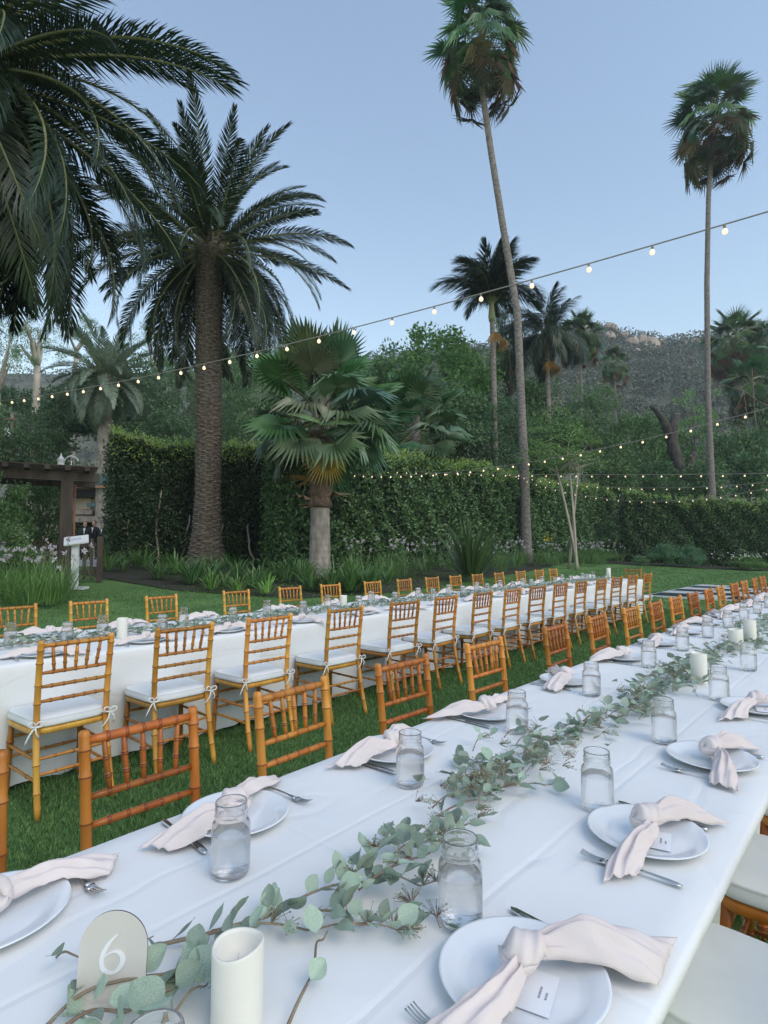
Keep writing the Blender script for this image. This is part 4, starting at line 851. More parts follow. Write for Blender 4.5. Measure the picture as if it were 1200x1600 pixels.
# ================================================================== TABLES AND CLOTHS
TZ = 0.745
def long_table(a0, a1, b0, b1, label, clabel, seed, push=0.0):
    L, Wd = a1 - a0, b1 - b0; rt = empty('long_table', W(a0, b0, 0), ROT_T, label, 'table', 'long banquet tables')
    b = MB(); b.box((Wd / 2, L / 2, TZ - .02), (Wd - .03, L - .03, .04)); b.build('tabletop', MT['dwood'], rt, smooth=False)
    nl = max(2, int(L / 2.4))
    for i in range(nl + 1):
        for x_ in (.28, Wd - .28):
            b = MB(); b.tube([(x_, .3 + i * (L - .6) / nl, .005), (x_, .3 + i * (L - .6) / nl, TZ - .045)], .018, 8); b.build('leg', MT['steel'], rt)
    # cloth
    r = np.random.default_rng(seed); na = int(L / .05); A = np.linspace(0, L, na); H = TZ + .004
    def folds(s, ph): return (np.sin(s * 7.1 + ph) + .7 * np.sin(s * 12.3 + 1.3 * ph) + .5 * np.sin(s * 3.3 + 2 * ph) + .35 * np.sin(s * 21 + ph)) / 2.4
    xs_ = np.linspace(0, 1, 23); top = np.zeros((na, 23, 3)); top[..., 0] = xs_ * Wd; top[..., 1] = A[:, None]
    top[..., 2] = H + .0012 * np.sin(A[:, None] * 5 + xs_ * 9) * np.sin(xs_ * 14 + A[:, None] * 2)
    b = MB(); b.grid(top, flip=True)
    zl = np.array([0, .006, .02, .05, .1, .18, .28, .4, .52, .62, .69, .735]); out = np.array([0, .008, .013, .015, .016, .016, .016, .016, .016, .016, .016, .016])
    def skirt(edge, dirn, s, ph, flip, push=0.0):
        f = folds(s, ph)[:, None]; dn = (zl / .735)[None]
        disp = out[None] + f * .028 * dn ** 1.2 - .05 * dn ** 2 + .006 * np.sin(s * 40 + ph)[:, None] * dn ** 3 + .012 * np.sin(zl * 8 + ph)[None] * np.sin(s * 1.7)[:, None] * dn - push * np.clip((zl - .02) / .20, 0, 1)[None] ** .8
        z = H - zl[None] * (1 + 0 * f) + (.018 * folds(s * 1.7, ph + 1))[:, None] * dn ** 4 + .022 * dn ** 6
        G = edge[:, None, :] + np.array(dirn)[None, None] * disp[..., None]; G[..., 2] = z
        b.grid(G, flip=flip)
    E1 = np.stack([0 * A, A, 0 * A], -1); E2 = np.stack([0 * A + Wd, A, 0 * A], -1); Bs = np.linspace(0, Wd, 40)
    skirt(E1, (-1, 0, 0), A, seed, False); skirt(E2, (1, 0, 0), A, seed + 1.7, True, push)
    skirt(np.stack([Bs, 0 * Bs, 0 * Bs], -1), (0, -1, 0), Bs, seed + 3, True); skirt(np.stack([Bs, 0 * Bs + L, 0 * Bs], -1), (0, 1, 0), Bs, seed + 4, False)
    me = b.mesh('tablecloth', MT['cloth']); bm = bmesh.new(); bm.from_mesh(me); bmesh.ops.remove_doubles(bm, verts=bm.verts, dist=.0015); bmesh.ops.recalc_face_normals(bm, faces=bm.faces); bm.to_mesh(me); bm.free()
    for p_ in me.polygons: p_.use_smooth = True
    c = ob('tablecloth', me, None, W(a0, b0, 0), ROT_T); return tag(c, clabel, 'tablecloth', 'white floor-length tablecloths')
long_table(.15, 12.6, -1.425, -.305, 'near long banquet table under a white cloth, running off to the right', 'white cloth over the near long table', 1, .19)
long_table(-1.2, 12.45, -5.05, -3.93, 'rear long banquet table under a white cloth, behind a row of chairs', 'white floor-length cloth over the rear long table', 2)
TOP = TZ + .0065

# ================================================================== CHAIRS
def ring_faces(b, isr, n):
    F, m = b.F[0]; k = np.repeat(isr[:-1] & isr[1:], n); b.F[0] = (F[~k], 0); b.F.append((F[k], 1))
def bamboo(P, Q, r, nodes, n=9, taper=1.0, P2=None):
    """turned rod with paired rings, bent through P2 if given; rings use material 1"""
    P, Q = np.array(P, float), np.array(Q, float); ts = [0.0]; rs = [.8]
    for t in nodes:
        for dt, k in ((-.022, 1.0), (-.016, 1.0), (-.012, 1.22), (-.004, 1.22), (0, .98), (.004, 1.22), (.012, 1.22), (.016, 1.0), (.022, 1.0)):
            ts.append(t + dt * .12 / max(.12, np.linalg.norm(Q - P)) * 3.2); rs.append(k)
    ts += [1.0]; rs += [.8]; ts = np.array(ts); rs = np.array(rs) * r * np.interp(ts, [0, 1], [1, taper])
    ts = np.clip(ts, 0, 1)
    if P2 is None: C = P + (Q - P) * ts[:, None]
    else: C = (1 - ts)[:, None] ** 2 * P + 2 * (ts * (1 - ts))[:, None] * np.array(P2) + ts[:, None] ** 2 * Q
    b = MB(); b.tube(C, rs, n); ring_faces(b, rs > r * np.interp(ts, [0, 1], [1, taper]) * 1.1, n); return b
def make_chair():
    rt = empty('bamboo_chair'); wm = [MT['wood'], MT['ring']]
    SH, TPZ = .435, .925
    for sx in (-1, 1):
        bamboo((sx * .195, -.185, .003), (sx * .18, -.165, SH), .0165, (.12, .42, .72)).build('front_leg', wm, rt)
        # back leg sweeps up into the back post
        bk = MB(); zz = np.array([0, .06, .12, .125, .13, .14, .26, .265, .27, .28, .42, .435, .45, .50, .58, .585, .59, .60, .68, .685, .69, .70, .80, .805, .81, .82, .87, .875, .88, .89, TPZ - .012, TPZ, TPZ + .006])
        yy = np.interp(zz, [0, .2, .435, .6, .75, TPZ], [.285, .235, .195, .200, .214, .236]); xx = sx * np.interp(zz, [0, .435, TPZ], [.186, .176, .180])
        rr = np.where(np.isin(zz, [.125, .13, .265, .27, .585, .59, .685, .69, .805, .81, .875, .88]), .0190, .0162); rr[-1] = .010; rr[0] = .014
        bk.tube(np.stack([xx, yy, zz + .003], -1), rr, 10); ring_faces(bk, rr > .018, 10); bk.build('back_post', wm, rt)
        bamboo((sx * .193, -.18, .30), (sx * .182, .215, .30), .009, (.3, .7)).build('side_stretcher', wm, rt)
        bamboo((sx * .193, -.18, .19), (sx * .183, .245, .19), .009, (.3, .7)).build('side_stretcher', wm, rt)
    yb = lambda z: float(np.interp(z, [0, .2, .435, .6, .75, TPZ], [.285, .235, .195, .200, .214, .236]))
    for nm, z, r in (('top_rail', .905, .0135), ('back_rail', .755, .0105), ('back_rail', .68, .0105), ('back_rail', .60, .0105)):
        bamboo((-.172, yb(z), z), (.172, yb(z), z), r, (.17, .34, .5, .66, .83)).build(nm, wm, rt)
    for i in range(5):
        x = (i - 2) * .058; bamboo((x * .92, yb(.755), .755), (x * 1.06, yb(.905), .905), .0090, (.3, .62)).build('spindle', wm, rt)
    for z in (.34, .23):
        bamboo((-.19, -.175, z), (.19, -.175, z), .009, (.25, .5, .75)).build('front_stretcher', wm, rt)
    bamboo((-.18, yb(.30), .30), (.18, yb(.30), .30), .009, (.25, .5, .75)).build('back_stretcher', wm, rt)
    bamboo((-.18, yb(.23), .22), (.18, yb(.23), .22), .009, (.25, .5, .75)).build('back_stretcher', wm, rt)
    # seat frame and cushion: rounded trapezoid outline
    def outline(k=1.0, n=44, grow=0.0):
        out = []
        for i in range(n):
            t = 2 * PI * i / n; cx, sy = math.cos(t), math.sin(t); e = .34
            x = math.copysign(abs(cx) ** e, cx); y = math.copysign(abs(sy) ** e, sy); hw = .215 - .022 * (y + 1) / 2
            out.append((x * (hw + grow) * k, y * (.20 + grow) * k + .002))
        return np.array(out)
    def slab(levels, m, name, parent):
        b = MB(); n = 44; V = []
        for z, g, k in levels:
            o_ = outline(k, n, g); V.append(np.concatenate([o_, np.full((n, 1), z)], 1))
        G = np.array(V); b.grid(np.concatenate([G, G[:, :1]], 1), flip=True); b.F.append((np.array([list(range(n))]) + 0, 0)); b.F.append((np.array([list(range(n))[::-1]]) + (len(levels) - 1) * (n + 1), 0))
        me = b.mesh(name, m); bm = bmesh.new(); bm.from_mesh(me); bmesh.ops.remove_doubles(bm, verts=bm.verts, dist=1e-5); bmesh.ops.recalc_face_normals(bm, faces=bm.faces); bm.to_mesh(me); bm.free()
        return ob(name, me, parent)
    slab([(.418, -.012, 1), (.422, -.002, 1), (.442, 0, 1), (.450, -.004, 1), (.452, -.012, 1)], MT['wood'], 'seat_frame', rt)
    cu = slab([(.453, -.012, 1), (.458, -.002, 1), (.466, .004, 1), (.474, .001, 1), (.49, .003, 1), (.497, -.002, 1), (.501, .001, 1), (.505, -.006, 1), (.511, -.03, 1), (.516, 0, .7), (.518, 0, .4), (.518, 0, .1)], MT['cushion'], 'cushion', rt)
    for sx in (-1, 1):
        b = MB(); c = np.array([sx * .178, .197, .475]); t = np.linspace(0, 2 * PI, 13)
        b.tube(np.stack([c[0] + .022 * np.cos(t), c[1] + .022 * np.sin(t), c[2] + 0 * t], -1), .0045, 5)
        k = np.array([c[0] + sx * .010, c[1] + .022, c[2]])
        for (dx, dz, ph) in ((.032, .026, 0), (-.028, .022, 1)):
            t = np.linspace(0, PI * 2, 12); b.tube(np.stack([k[0] + dx * (1 - np.cos(t)) * .6, k[1] + .016 * np.sin(t / 2) + 0 * t, k[2] + dz * np.sin(t * .5) * 1.2 + .014 * np.sin(t) - .012 * (1 - np.cos(t)) * .5], -1), .0042, 5)
        for (dx, L) in ((.045, .085), (-.02, .065)):
            t = np.linspace(0, 1, 6); b.tube(np.stack([k[0] + dx * t + sx * .01 * np.sin(t * 3), k[1] + .012 * np.sin(t * PI), k[2] - L * t ** 1.2], -1), .0045, 5)
        b.build('cushion_tie', MT['tie'], rt)
    return rt
PROTO = make_chair(); chair_used = [False]
def chair(a, b_, rz, label, group, tint, jit=.04):
    o = copy_tree(PROTO) if chair_used[0] else PROTO; chair_used[0] = True
    o.location = W(a, b_, 0); o.rotation_euler = (0, 0, rz + RND.uniform(-jit, jit)); tag(o, label, 'chair', group)
    k = RND.uniform(.85, 1.12)
    for ch in o.children:
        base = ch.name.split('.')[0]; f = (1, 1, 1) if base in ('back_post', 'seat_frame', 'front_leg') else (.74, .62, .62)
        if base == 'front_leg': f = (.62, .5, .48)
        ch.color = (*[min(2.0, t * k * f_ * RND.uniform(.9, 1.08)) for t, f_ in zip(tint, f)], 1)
    return o
BACK_L = PI / 2 - TH; BACK_R = BACK_L - PI
YEL, RED = (1.0, 1.0, 1.0), (.72, .52, .42)
for i, a in enumerate([.30, .83, 1.42, 2.049, 2.749, 3.638, 4.352, 5.083, 5.759, 6.40, 7.083, 7.80, 8.42, 9.257, 9.95, 10.79, 11.5]):
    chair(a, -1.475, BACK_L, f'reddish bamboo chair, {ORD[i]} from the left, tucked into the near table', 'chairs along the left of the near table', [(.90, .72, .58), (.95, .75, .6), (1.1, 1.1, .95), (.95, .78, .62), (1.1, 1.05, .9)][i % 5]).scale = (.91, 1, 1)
for i, a in enumerate([1.278, 1.952, 2.629, 3.416, 4.208, 4.857, 5.565, 6.238, 6.899, 7.579, 8.267, 9.048, 9.738, 10.511, 11.309]):
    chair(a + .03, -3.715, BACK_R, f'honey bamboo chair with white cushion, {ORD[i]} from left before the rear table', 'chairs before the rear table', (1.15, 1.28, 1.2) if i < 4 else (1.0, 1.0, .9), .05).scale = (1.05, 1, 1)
for i, a in enumerate([1.05, 1.65, 2.259, 2.99, 3.891, 4.686, 5.382, 6.225, 6.961, 7.674, 8.358, 9.055, 9.829, 10.665, 11.481, 12.158]):
    if i == 0: continue
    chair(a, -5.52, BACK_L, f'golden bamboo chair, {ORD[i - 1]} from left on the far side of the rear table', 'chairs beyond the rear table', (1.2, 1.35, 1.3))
chair(12.95, -4.35, -TH, 'bamboo chair seen edge-on at the far end of the rear table', None, (.95, .9, .85))
for i, a in enumerate([1.49, 2.09, 2.74]):
    chair(a, -.235, BACK_R, f'{["nearest", "middle", "farthest"][i]} bamboo chair pushed in at the right side of the near table', 'chairs along the right of the near table', (.85, .66, .52), .02)

# ================================================================== TABLEWARE
b = MB(); b.lathe([(.075, 0), (.082, .002), (.088, .005), (.105, .009), (.131, .0195), (.1335, .0215), (.1325, .0232), (.128, .0225), (.104, .0125), (.092, .0085), (.084, .0075), (.03, .007), (.001, .007)], 56)
PLATE = b.mesh('plate', MT['porcelain'])
b = MB(); b.lathe([(.001, 0), (.033, 0), (.038, .003), (.041, .011), (.0415, .05), (.041, .097), (.0395, .106), (.034, .115), (.033, .118), (.0348, .121), (.0348, .124), (.0330, .127), (.0348, .130), (.0348, .133), (.033, .137), (.0338, .147), (.0332, .1505), (.0318, .1505), (.0312, .147),
                   (.0312, .12), (.0316, .115), (.037, .104), (.0386, .095), (.0390, .05), (.0386, .013), (.036, .007), (.02, .0055), (.001, .005)], 32, cap0=True, cap1=True)
JAR = b.mesh('jar', MT['glass'])
b = MB(); b.lathe([(.001, .0052), (.02, .0057), (.0362, .0072), (.0388, .013), (.0392, .05), (.0391, .086), (.0388, .0865), (.001, .0865)], 28); WATER = b.mesh('water', MT['water'])

def napkin_mesh(seed, tails):
    """napkin tied in a loose knot: pleated tails spreading from a soft knot"""
    r = np.random.default_rng(seed); b = MB()
    for (ang, Ln, w1, lift, skew, ph) in tails:
        nu, nv = 26, 25; uu = np.linspace(0, 1, nu); vv = np.linspace(-1, 1, nv); G = np.zeros((nu, nv, 3)); d = np.array([math.cos(ang), math.sin(ang)]); s = np.array([-d[1], d[0]])
        for i, u_ in enumerate(uu):
            wdt = np.interp(u_, [0, .12, .5, .8, 1], [.016, .024, w1 * .82, w1, w1 * .86]); hump = np.interp(u_, [0, .15, .45, .8, 1], [.022, .024, .026 + lift, .018 + lift * .5, .007])
            pl = np.interp(u_, [0, .2, .6, 1], [.004, .0055, .006, .004]); bend = .02 * math.sin(u_ * 3 + ph)
            base = np.interp(u_, [0, .25, .5, .75, 1], [.030, .026, .022, .012, .003])
            along = .012 + u_ * Ln * (1 + skew * vv * u_ ** 2) ; ac = wdt * vv * (1 - .12 * vv ** 2) + bend
            z = base + hump * (1 - np.abs(vv) ** 2.4) + pl * np.cos(vv * PI * 3.0 + ph + u_ * 1.4) * (1 - .4 * np.abs(vv)) + .35 * pl * np.sin(vv * 14 + u_ * 7) + .0011 * np.sin(vv * 23 + u_ * 17 + ph * 3) + .0016 * np.sin(u_ * 21 + vv * 5 + ph)
            rad = np.hypot(along, ac); floor_ = np.where(rad < .105, .012, np.where(rad < .14, .027, .004)); z = np.maximum(z, floor_)
            G[i, :, :2] = along[:, None] * d + ac[:, None] * s; G[i, :, 2] = z
        b.grid(G, flip=True)
    # knot: a band of cloth wrapped over the crossing, with soft diagonal creases
    nu, nv = 30, 26; G = np.zeros((nu, nv, 3)); a0 = tails[0][0] + .5
    for i in range(nu):
        p = 2 * PI * i / (nu - 1)
        for j in range(nv):
            t = -1 + 2 * j / (nv - 1); cr = 1 + .07 * math.sin(5 * t + p * 2 + seed) + .04 * math.sin(9 * t + p)
            rw = .031 * math.sqrt(max(.0, 1 - t ** 4)) * cr; y = t * .034 + .008 * math.sin(p); x = rw * math.cos(p) * 1.15; z = .046 + rw * math.sin(p) * .95
            G[i, j] = (x * math.cos(a0) - y * math.sin(a0), x * math.sin(a0) + y * math.cos(a0), max(z, .010))
    b.grid(G)
    return b.mesh('napkin', MT['napkin'])
NAPS = [napkin_mesh(1, [(-PI / 2 - .25, .24, .045, .0, .12, .3), (PI / 2 - .75, .26, .062, .022, .22, 1.2)]),
        napkin_mesh(2, [(-PI / 2 + .15, .23, .042, .004, -.15, 2.0), (PI / 2 - .45, .22, .05, .018, -.1, .4)]),
        napkin_mesh(4, [(-PI / 2 - .05, .26, .05, .002, -.25, 3.0), (PI / 2 - 1.0, .23, .045, .012, .3, .9)]),
        napkin_mesh(5, [(-PI / 2 + .45, .21, .038, .010, .2, .2), (PI / 2 - .15, .25, .058, .016, .1, 1.7)]),
        napkin_mesh(3, [(-PI / 2 + .30, .24, .046, .006, .1, 1.1), (PI / 2 - .30, .22, .052, .024, -.2, 2.2)])]
def fork_mesh():
    b = MB(); t = np.linspace(0, 1, 16); x = .105 - t * .150
    b.tube(np.stack([x, 0 * x, .004 + .006 * np.sin(t * PI * .9)], -1), np.interp(t, [0, .05, .4, .8, 1], [.004, .0065, .0042, .0032, .0075]), 8, sq=.42)
    for k in range(4):
        y = (k - 1.5) * .0056; t = np.linspace(0, 1, 7); b.tube(np.stack([-.045 - t * .055, y * (1 + .1 * t) + 0 * t, .006 - .002 * np.sin(t * PI) + .007 * t ** 2], -1), np.linspace(.0021, .0011, 7), 6)
    b.tube([(-.036, 0, .0055), (-.048, 0, .0052), (-.058, 0, .005)], [.006, .0105, .0095], 10, sq=.22); return b.mesh('fork', MT['steel'])
def knife_mesh():
    b = MB(); t = np.linspace(0, 1, 12); x = .110 - t * .10; b.tube(np.stack([x, 0 * x, 0 * x + .005], -1), np.interp(t, [0, .06, .5, 1], [.005, .008, .0068, .0052]), 8, sq=.55)
    P = [(.012, -.005), (-.02, -.0085), (-.08, -.0095), (-.104, -.006), (-.112, .004), (-.10, .0075), (.012, .0055)]; n = len(P)
    V = [(x_, y_, .0035) for x_, y_ in P] + [(x_, y_, .0062) for x_, y_ in P]; b.add(V, [tuple(range(n))[::-1], tuple(range(n, 2 * n))] + [(i, (i + 1) % n, n + (i + 1) % n, n + i) for i in range(n)])
    return b.mesh('knife', MT['steel'])
FORK, KNIFE = fork_mesh(), knife_mesh()
b = MB(); b.box((0, 0, .0005), (.055, .088, .001)); CARD = b.mesh('place_card', MT['card'], smooth=False)
b = MB()
for k_, (yy_, l_) in enumerate(((-.006, .026), (.004, .016))):
    for j in range(int(l_ / .003)): b.box((yy_ + .012, -.012 + j * .0032, .0013), (.0034, .0016 if j % 3 else .0022, .0003))
INK = b.mesh('lettering', MT['ink'], smooth=False)
def put(name, me, a, b_, z, rz, label, cat, group, scale=1.0):
    return tag(ob(name, me, None, W(a, b_, z), ROT_T + rz, scale=scale), label, cat, group)
def setting(i, a, b_, side, tbl, place, flat=True, card=False):
    """side +1: diner on the right (+X local), -1: diner on the left"""
    w_ = f'{ORD[i]} from the {"front" if tbl == "near" else "left"} on the {place}'; rz = 0 if side > 0 else PI; j = RND.uniform(-.12, .12)
    put('dinner_plate', PLATE, a, b_, TOP, 0, f'white round plate, {w_}', 'plate', f'plates on the {tbl} table')
    nk = put('napkin', NAPS[(0, 1, 4, 2, 3)[i % 5]], a, b_, TOP + .005, rz + j + (.0 if side > 0 else .35), f'blush knotted napkin, {w_}', 'napkin', f'napkins on the {tbl} table', (.93, .93, 1))
    sd = nk.modifiers.new('cloth thickness', 'SOLIDIFY'); sd.thickness = .0013; sd.offset = 1
    if flat:
        put('fork', FORK, a - side * .165 + RND.uniform(-.01, .01), b_ + RND.uniform(-.01, .02) * side, TOP, rz + RND.uniform(-.12, .12), f'steel fork, {w_}', 'fork', f'forks on the {tbl} table')
        put('knife', KNIFE, a + side * .145 + RND.uniform(-.01, .01), b_ + RND.uniform(-.01, .02) * side, TOP, rz + RND.uniform(-.12, .12), f'steel knife, {w_}', 'knife', f'knives on the {tbl} table')
    if card:
        c = put('place_card', CARD, a - side * .012, b_ + side * .03, TOP + .0105, rz + .25, f'small white name card, {w_}', 'card', 'name cards'); ob('lettering', INK, c)
for i, a in enumerate([.345, .88, 1.50, 2.09, 2.85, 3.66, 4.36, 5.06, 5.76, 6.42, 7.1, 7.8, 8.5, 9.2]): setting(i, a, -1.285, -1, 'near', 'left side of the near table', flat=a < 6)
for i, a in enumerate([.865, 1.475, 2.125, 2.91]): setting(i, a, -.472, 1, 'near', 'right side of the near table', card=True)
def jar(a, b_, label, group, base=TOP):
    rt = tag(ob('mason_jar', JAR, None, W(a, b_, base), RND.uniform(0, 6)), label, 'jar', group); ob('water', WATER, rt)
for i, a in enumerate([.734, 1.344, 1.982, 2.69, 3.526, 4.226, 4.92, 5.62, 6.3, 7.0, 7.7, 8.4, 9.1]): jar(a, -1.09, f'glass jar of water, {ORD[i]} from the front in the left line of the near table', 'water jars on the near table')
for i, (a, b_) in enumerate([(.931, -.635), (1.555, -.62), (2.231, -.644), (2.998, -.626), (3.799, -.643)]): jar(a, b_, f'glass jar of water, {ORD[i]} from the front in the right line of the near table', 'water jars on the near table')
q = onz(240, 1612, TOP + .15); qa, qb = AB(q.x, q.y); jar(qa, qb, 'glass jar barely showing its rim at the bottom edge beside the number sign', 'water jars on the near table')
for i, a in enumerate([1.278, 1.952, 2.629, 3.416, 4.208, 4.857, 5.565, 6.238, 6.899, 7.579, 8.267, 9.048, 9.738, 10.511, 11.309]):
    setting(i, a + .05, -4.08, 1, 'rear', 'near side of the rear table', flat=a < 5); jar(a + .33, -4.40 + RND.uniform(-.06, .06), f'glass jar of water, {ORD[i]} from left in the near line of the rear table', 'water jars on the rear table')
for i, a in enumerate([1.65, 2.259, 2.99, 3.891, 4.686, 5.382, 6.225, 6.961, 7.674, 8.358, 9.055, 9.829, 10.665, 11.481, 12.158]):
    setting(i, a, -4.90, -1, 'rear', 'far side of the rear table', flat=False); jar(a - .32, -4.69 + RND.uniform(-.05, .05), f'glass jar of water, {ORD[i]} from left in the far line of the rear table', 'water jars on the rear table')

# --- candles
def candle(a, b_, h, r, label):
    n = 40; t = np.arange(n + 1) * 2 * PI / n; rim = .0028 * np.sin(t + .6) + .0022 * np.sin(2 * t + 1); lev = []
    for rr, z, k in ((.001, 0, 0), (r * .97, 0, 0), (r, .002, 0), (r, h * .5, 0), (r, h - .004, 1), (r * .97, h, 1), (r * .90, h, 1), (r * .86, h - .006, 1), (r * .82, h - .022, .3), (r * .4, h - .028, 0), (.001, h - .028, 0)):
        lev.append(np.stack([rr * np.cos(t), rr * np.sin(t), z + k * rim], -1))
    b = MB(); b.grid(np.array(lev), flip=True); rt = empty('pillar_candle', W(a, b_, TOP), RND.uniform(0, 6), label, 'candle', 'pillar candles'); b.build('wax', MT['wax'], rt)
    b = MB(); b.tube([(0, 0, h - .028), (.001, 0, h - .014)], .0014, 5); b.build('wick', MT['wax'], rt)
candle(.515, -.742, .118, .0375, 'ivory pillar candle beside the number sign'); candle(3.29, -.775, .15, .038, 'ivory pillar candle amid the garland on the near table'); candle(4.55, -.84, .13, .045, 'wider ivory candle in the far garland of the near table'); candle(4.82, -.80, .17, .04, 'taller ivory candle behind the wider one on the near table')
candle(1.975, -4.40, .15, .038, 'ivory candle at the left end of the rear table'); candle(4.46, -4.55, .15, .038, 'ivory candle in the middle of the rear table'); candle(12.25, -4.55, .22, .042, 'tall ivory candle at the far end of the rear table')

# --- arched table number
q = onz(172, 1568, TOP); sg = empty('table_number', q, .06, 'beige arched sign with a raised white 6', 'sign')
k_ = .103 / 530
def arch_pts(w_, h_, n=22):
    r_ = w_ / 2; P = [(-r_, 0), (r_, 0)]
    for i in range(n + 1): t = PI * i / n; P.append((r_ * math.cos(t), h_ - r_ + r_ * math.sin(t)))
    return P
def plate_xz(P, y0, y1, m, name, par, em=None):
    n = len(P); b = MB(); V = [(x_, y0, z_) for x_, z_ in P] + [(x_, y1, z_) for x_, z_ in P]
    b.add(V, [tuple(range(n)), tuple(range(n, 2 * n))[::-1]], 0); b.F.append((np.array([(i, n + i, n + (i + 1) % n, (i + 1) % n) for i in range(n)]), 1 if em else 0))
    return b.build(name, [m, em] if em else m, par, smooth=False)
bd = plate_xz(arch_pts(.103, .125), -.0015, .0015, MT['acrylic'], 'arched_panel', sg, MT['acrylic_edge']); bd.rotation_euler = (math.radians(-7), 0, 0); bd.location.z = .004
b = MB(); b.box((0, .006, .004), (.11, .034, .008)); b.build('base_slot', MT['acrylic'], sg, smooth=False)
D6 = np.array([(605, 312, 7), (582, 326, 15), (560, 345, 22), (535, 372, 28), (513, 405, 33), (494, 440, 36), (484, 480, 38), (483, 520, 37), (492, 552, 34), (511, 576, 28), (545, 590, 22), (580, 587, 22), (610, 570, 29), (635, 540, 35), (647, 505, 38), (642, 475, 35), (625, 452, 28), (598, 439, 20), (570, 437, 14), (540, 446, 12), (515, 462, 11), (500, 480, 9)], float)
tt = np.linspace(0, len(D6) - 1, 80); D6 = np.stack([np.interp(tt, np.arange(len(D6)), D6[:, i]) for i in range(3)], -1)
D6[1:-1] = (D6[:-2] + 2 * D6[1:-1] + D6[2:]) / 4
cx_, cz_ = (D6[:, 0] - 565) * k_, (790 - D6[:, 1]) * k_; tx, tz_ = np.gradient(cx_), np.gradient(cz_); l_ = np.hypot(tx, tz_); nx, nz = -tz_ / l_, tx / l_; hw_ = D6[:, 2] * k_ / 2
b = MB(); A_ = np.stack([cx_ + nx * hw_, 0 * cx_, cz_ + nz * hw_], -1); B_ = np.stack([cx_ - nx * hw_, 0 * cx_, cz_ - nz * hw_], -1)
f0, f1 = np.array([0, -.0035, 0]), np.array([0, -.0014, 0]); b.grid(np.stack([A_ + f1, A_ + f0, B_ + f0, B_ + f1], 1)); b.build('numeral', MT['digit'], bd, smooth=False)

# --- eucalyptus garlands
def euc_leaf(seed):
    r = np.random.default_rng(seed); b = MB(); n = 9; u_ = np.linspace(0, 1, n); asp = r.uniform(.26, .44); cur = r.uniform(-.45, .5); cup = r.uniform(.05, .45)
    hw = asp * np.sin(PI * np.clip(u_, 0, 1) ** .82) ** .8; hw[0] = .012; hw[-1] = .008
    vv = np.linspace(-1, 1, 5); G = np.zeros((n, 5, 3))
    for i in range(n):
        G[i, :, 0] = u_[i]; G[i, :, 1] = hw[i] * vv; G[i, :, 2] = cur * u_[i] ** 2 * .6 + cup * np.abs(vv) ** 1.5 * hw[i] * 1.3 + .02 * np.sin(u_[i] * 9 + vv * 2 + seed)
    b.grid(G); b.tube([(-.28, 0, -.02), (-.1, 0, .0), (.05, 0, 0)], .012, 4, cap=False); return b.mesh('leaf', MT['euc_part'])
ELEAF = [euc_leaf(s) for s in range(6)]
def leaf_arrays(me):
    V = np.zeros(len(me.vertices) * 3); me.vertices.foreach_get('co', V); F = [list(p.vertices) for p in me.polygons]; return V.reshape(-1, 3), np.array(F)
gar = empty('eucalyptus_garland', W(.5, -.86, TOP), 0, 'loose eucalyptus garland lying along the middle of the near table', 'garland', 'eucalyptus garlands')
gorg = np.array(gar.location); stems = MB(); seeds = MB(); nparts = 0
BLOCK = [(q_.x, q_.y, rr) for q_, rr in [(W(.515, -.742), .041), (W(.931, -.635), .045), (W(1.555, -.62), .045), (W(2.231, -.644), .045), (W(2.998, -.626), .045), (W(3.29, -.775), .041), (W(4.55, -.84), .047), (W(4.82, -.8), .043)]]
def clear(p): return all((p[0] - x_) ** 2 + (p[1] - y_) ** 2 > rr * rr for x_, y_, rr in BLOCK)
def leaf_at(p, az, pitch, roll, size):
    global nparts
    if not clear(p) or not clear(np.array(p) + size * np.array([math.cos(az), math.sin(az), 0])): return
    o = ob('leaf', RND.choice(ELEAF), gar, Vector(p) - gar.location, scale=size)
    o.rotation_euler = (Matrix.Rotation(az, 3, 'Z') @ Matrix.Rotation(-pitch, 3, 'Y') @ Matrix.Rotation(roll, 3, 'X')).to_euler(); nparts += 1
def sprig(P, nleaf, size, r0=.0026, seedn=0, lift=.012):
    """stem through table points P (world), leaves set alternately along it"""
    P = np.array(P, float); t = np.linspace(0, len(P) - 1, 24); C = np.stack([np.interp(t, np.arange(len(P)), P[:, i]) for i in range(3)], -1)
    for _ in range(3): C[1:-1] = (C[:-2] + 2 * C[1:-1] + C[2:]) / 4
    C[:, 2] += np.abs(np.sin(np.linspace(0, 7, 24))) * lift
    stems.tube(C - gorg, np.linspace(r0, r0 * .45, 24), 6)
    for i in range(nleaf):
        k = int((i + .6) / nleaf * 23); p = C[k] + [0, 0, .004]; T_ = C[min(23, k + 1)] - C[max(0, k - 1)]; az = math.atan2(T_[1], T_[0]) + (1 if i % 2 else -1) * RND.uniform(.4, 1.25)
        s_ = size * RND.uniform(.65, 1.2); st_ = .28 * s_; p = p + np.array([math.cos(az), math.sin(az), 0]) * st_
        leaf_at(p, az, RND.uniform(-.1, .75), RND.uniform(-1.0, 1.0), s_)
    for i in range(seedn):
        k = RND.randrange(6, 23); cl(C[k], .03)
def ico(p, r_, B): 
    V = np.array([(1, 0, 0), (-1, 0, 0), (0, 1, 0), (0, -1, 0), (0, 0, 1), (0, 0, -1)], float) * r_ + p
    B.add(V, np.array([(0, 2, 4), (2, 1, 4), (1, 3, 4), (3, 0, 4), (2, 0, 5), (1, 2, 5), (3, 1, 5), (0, 3, 5)]))
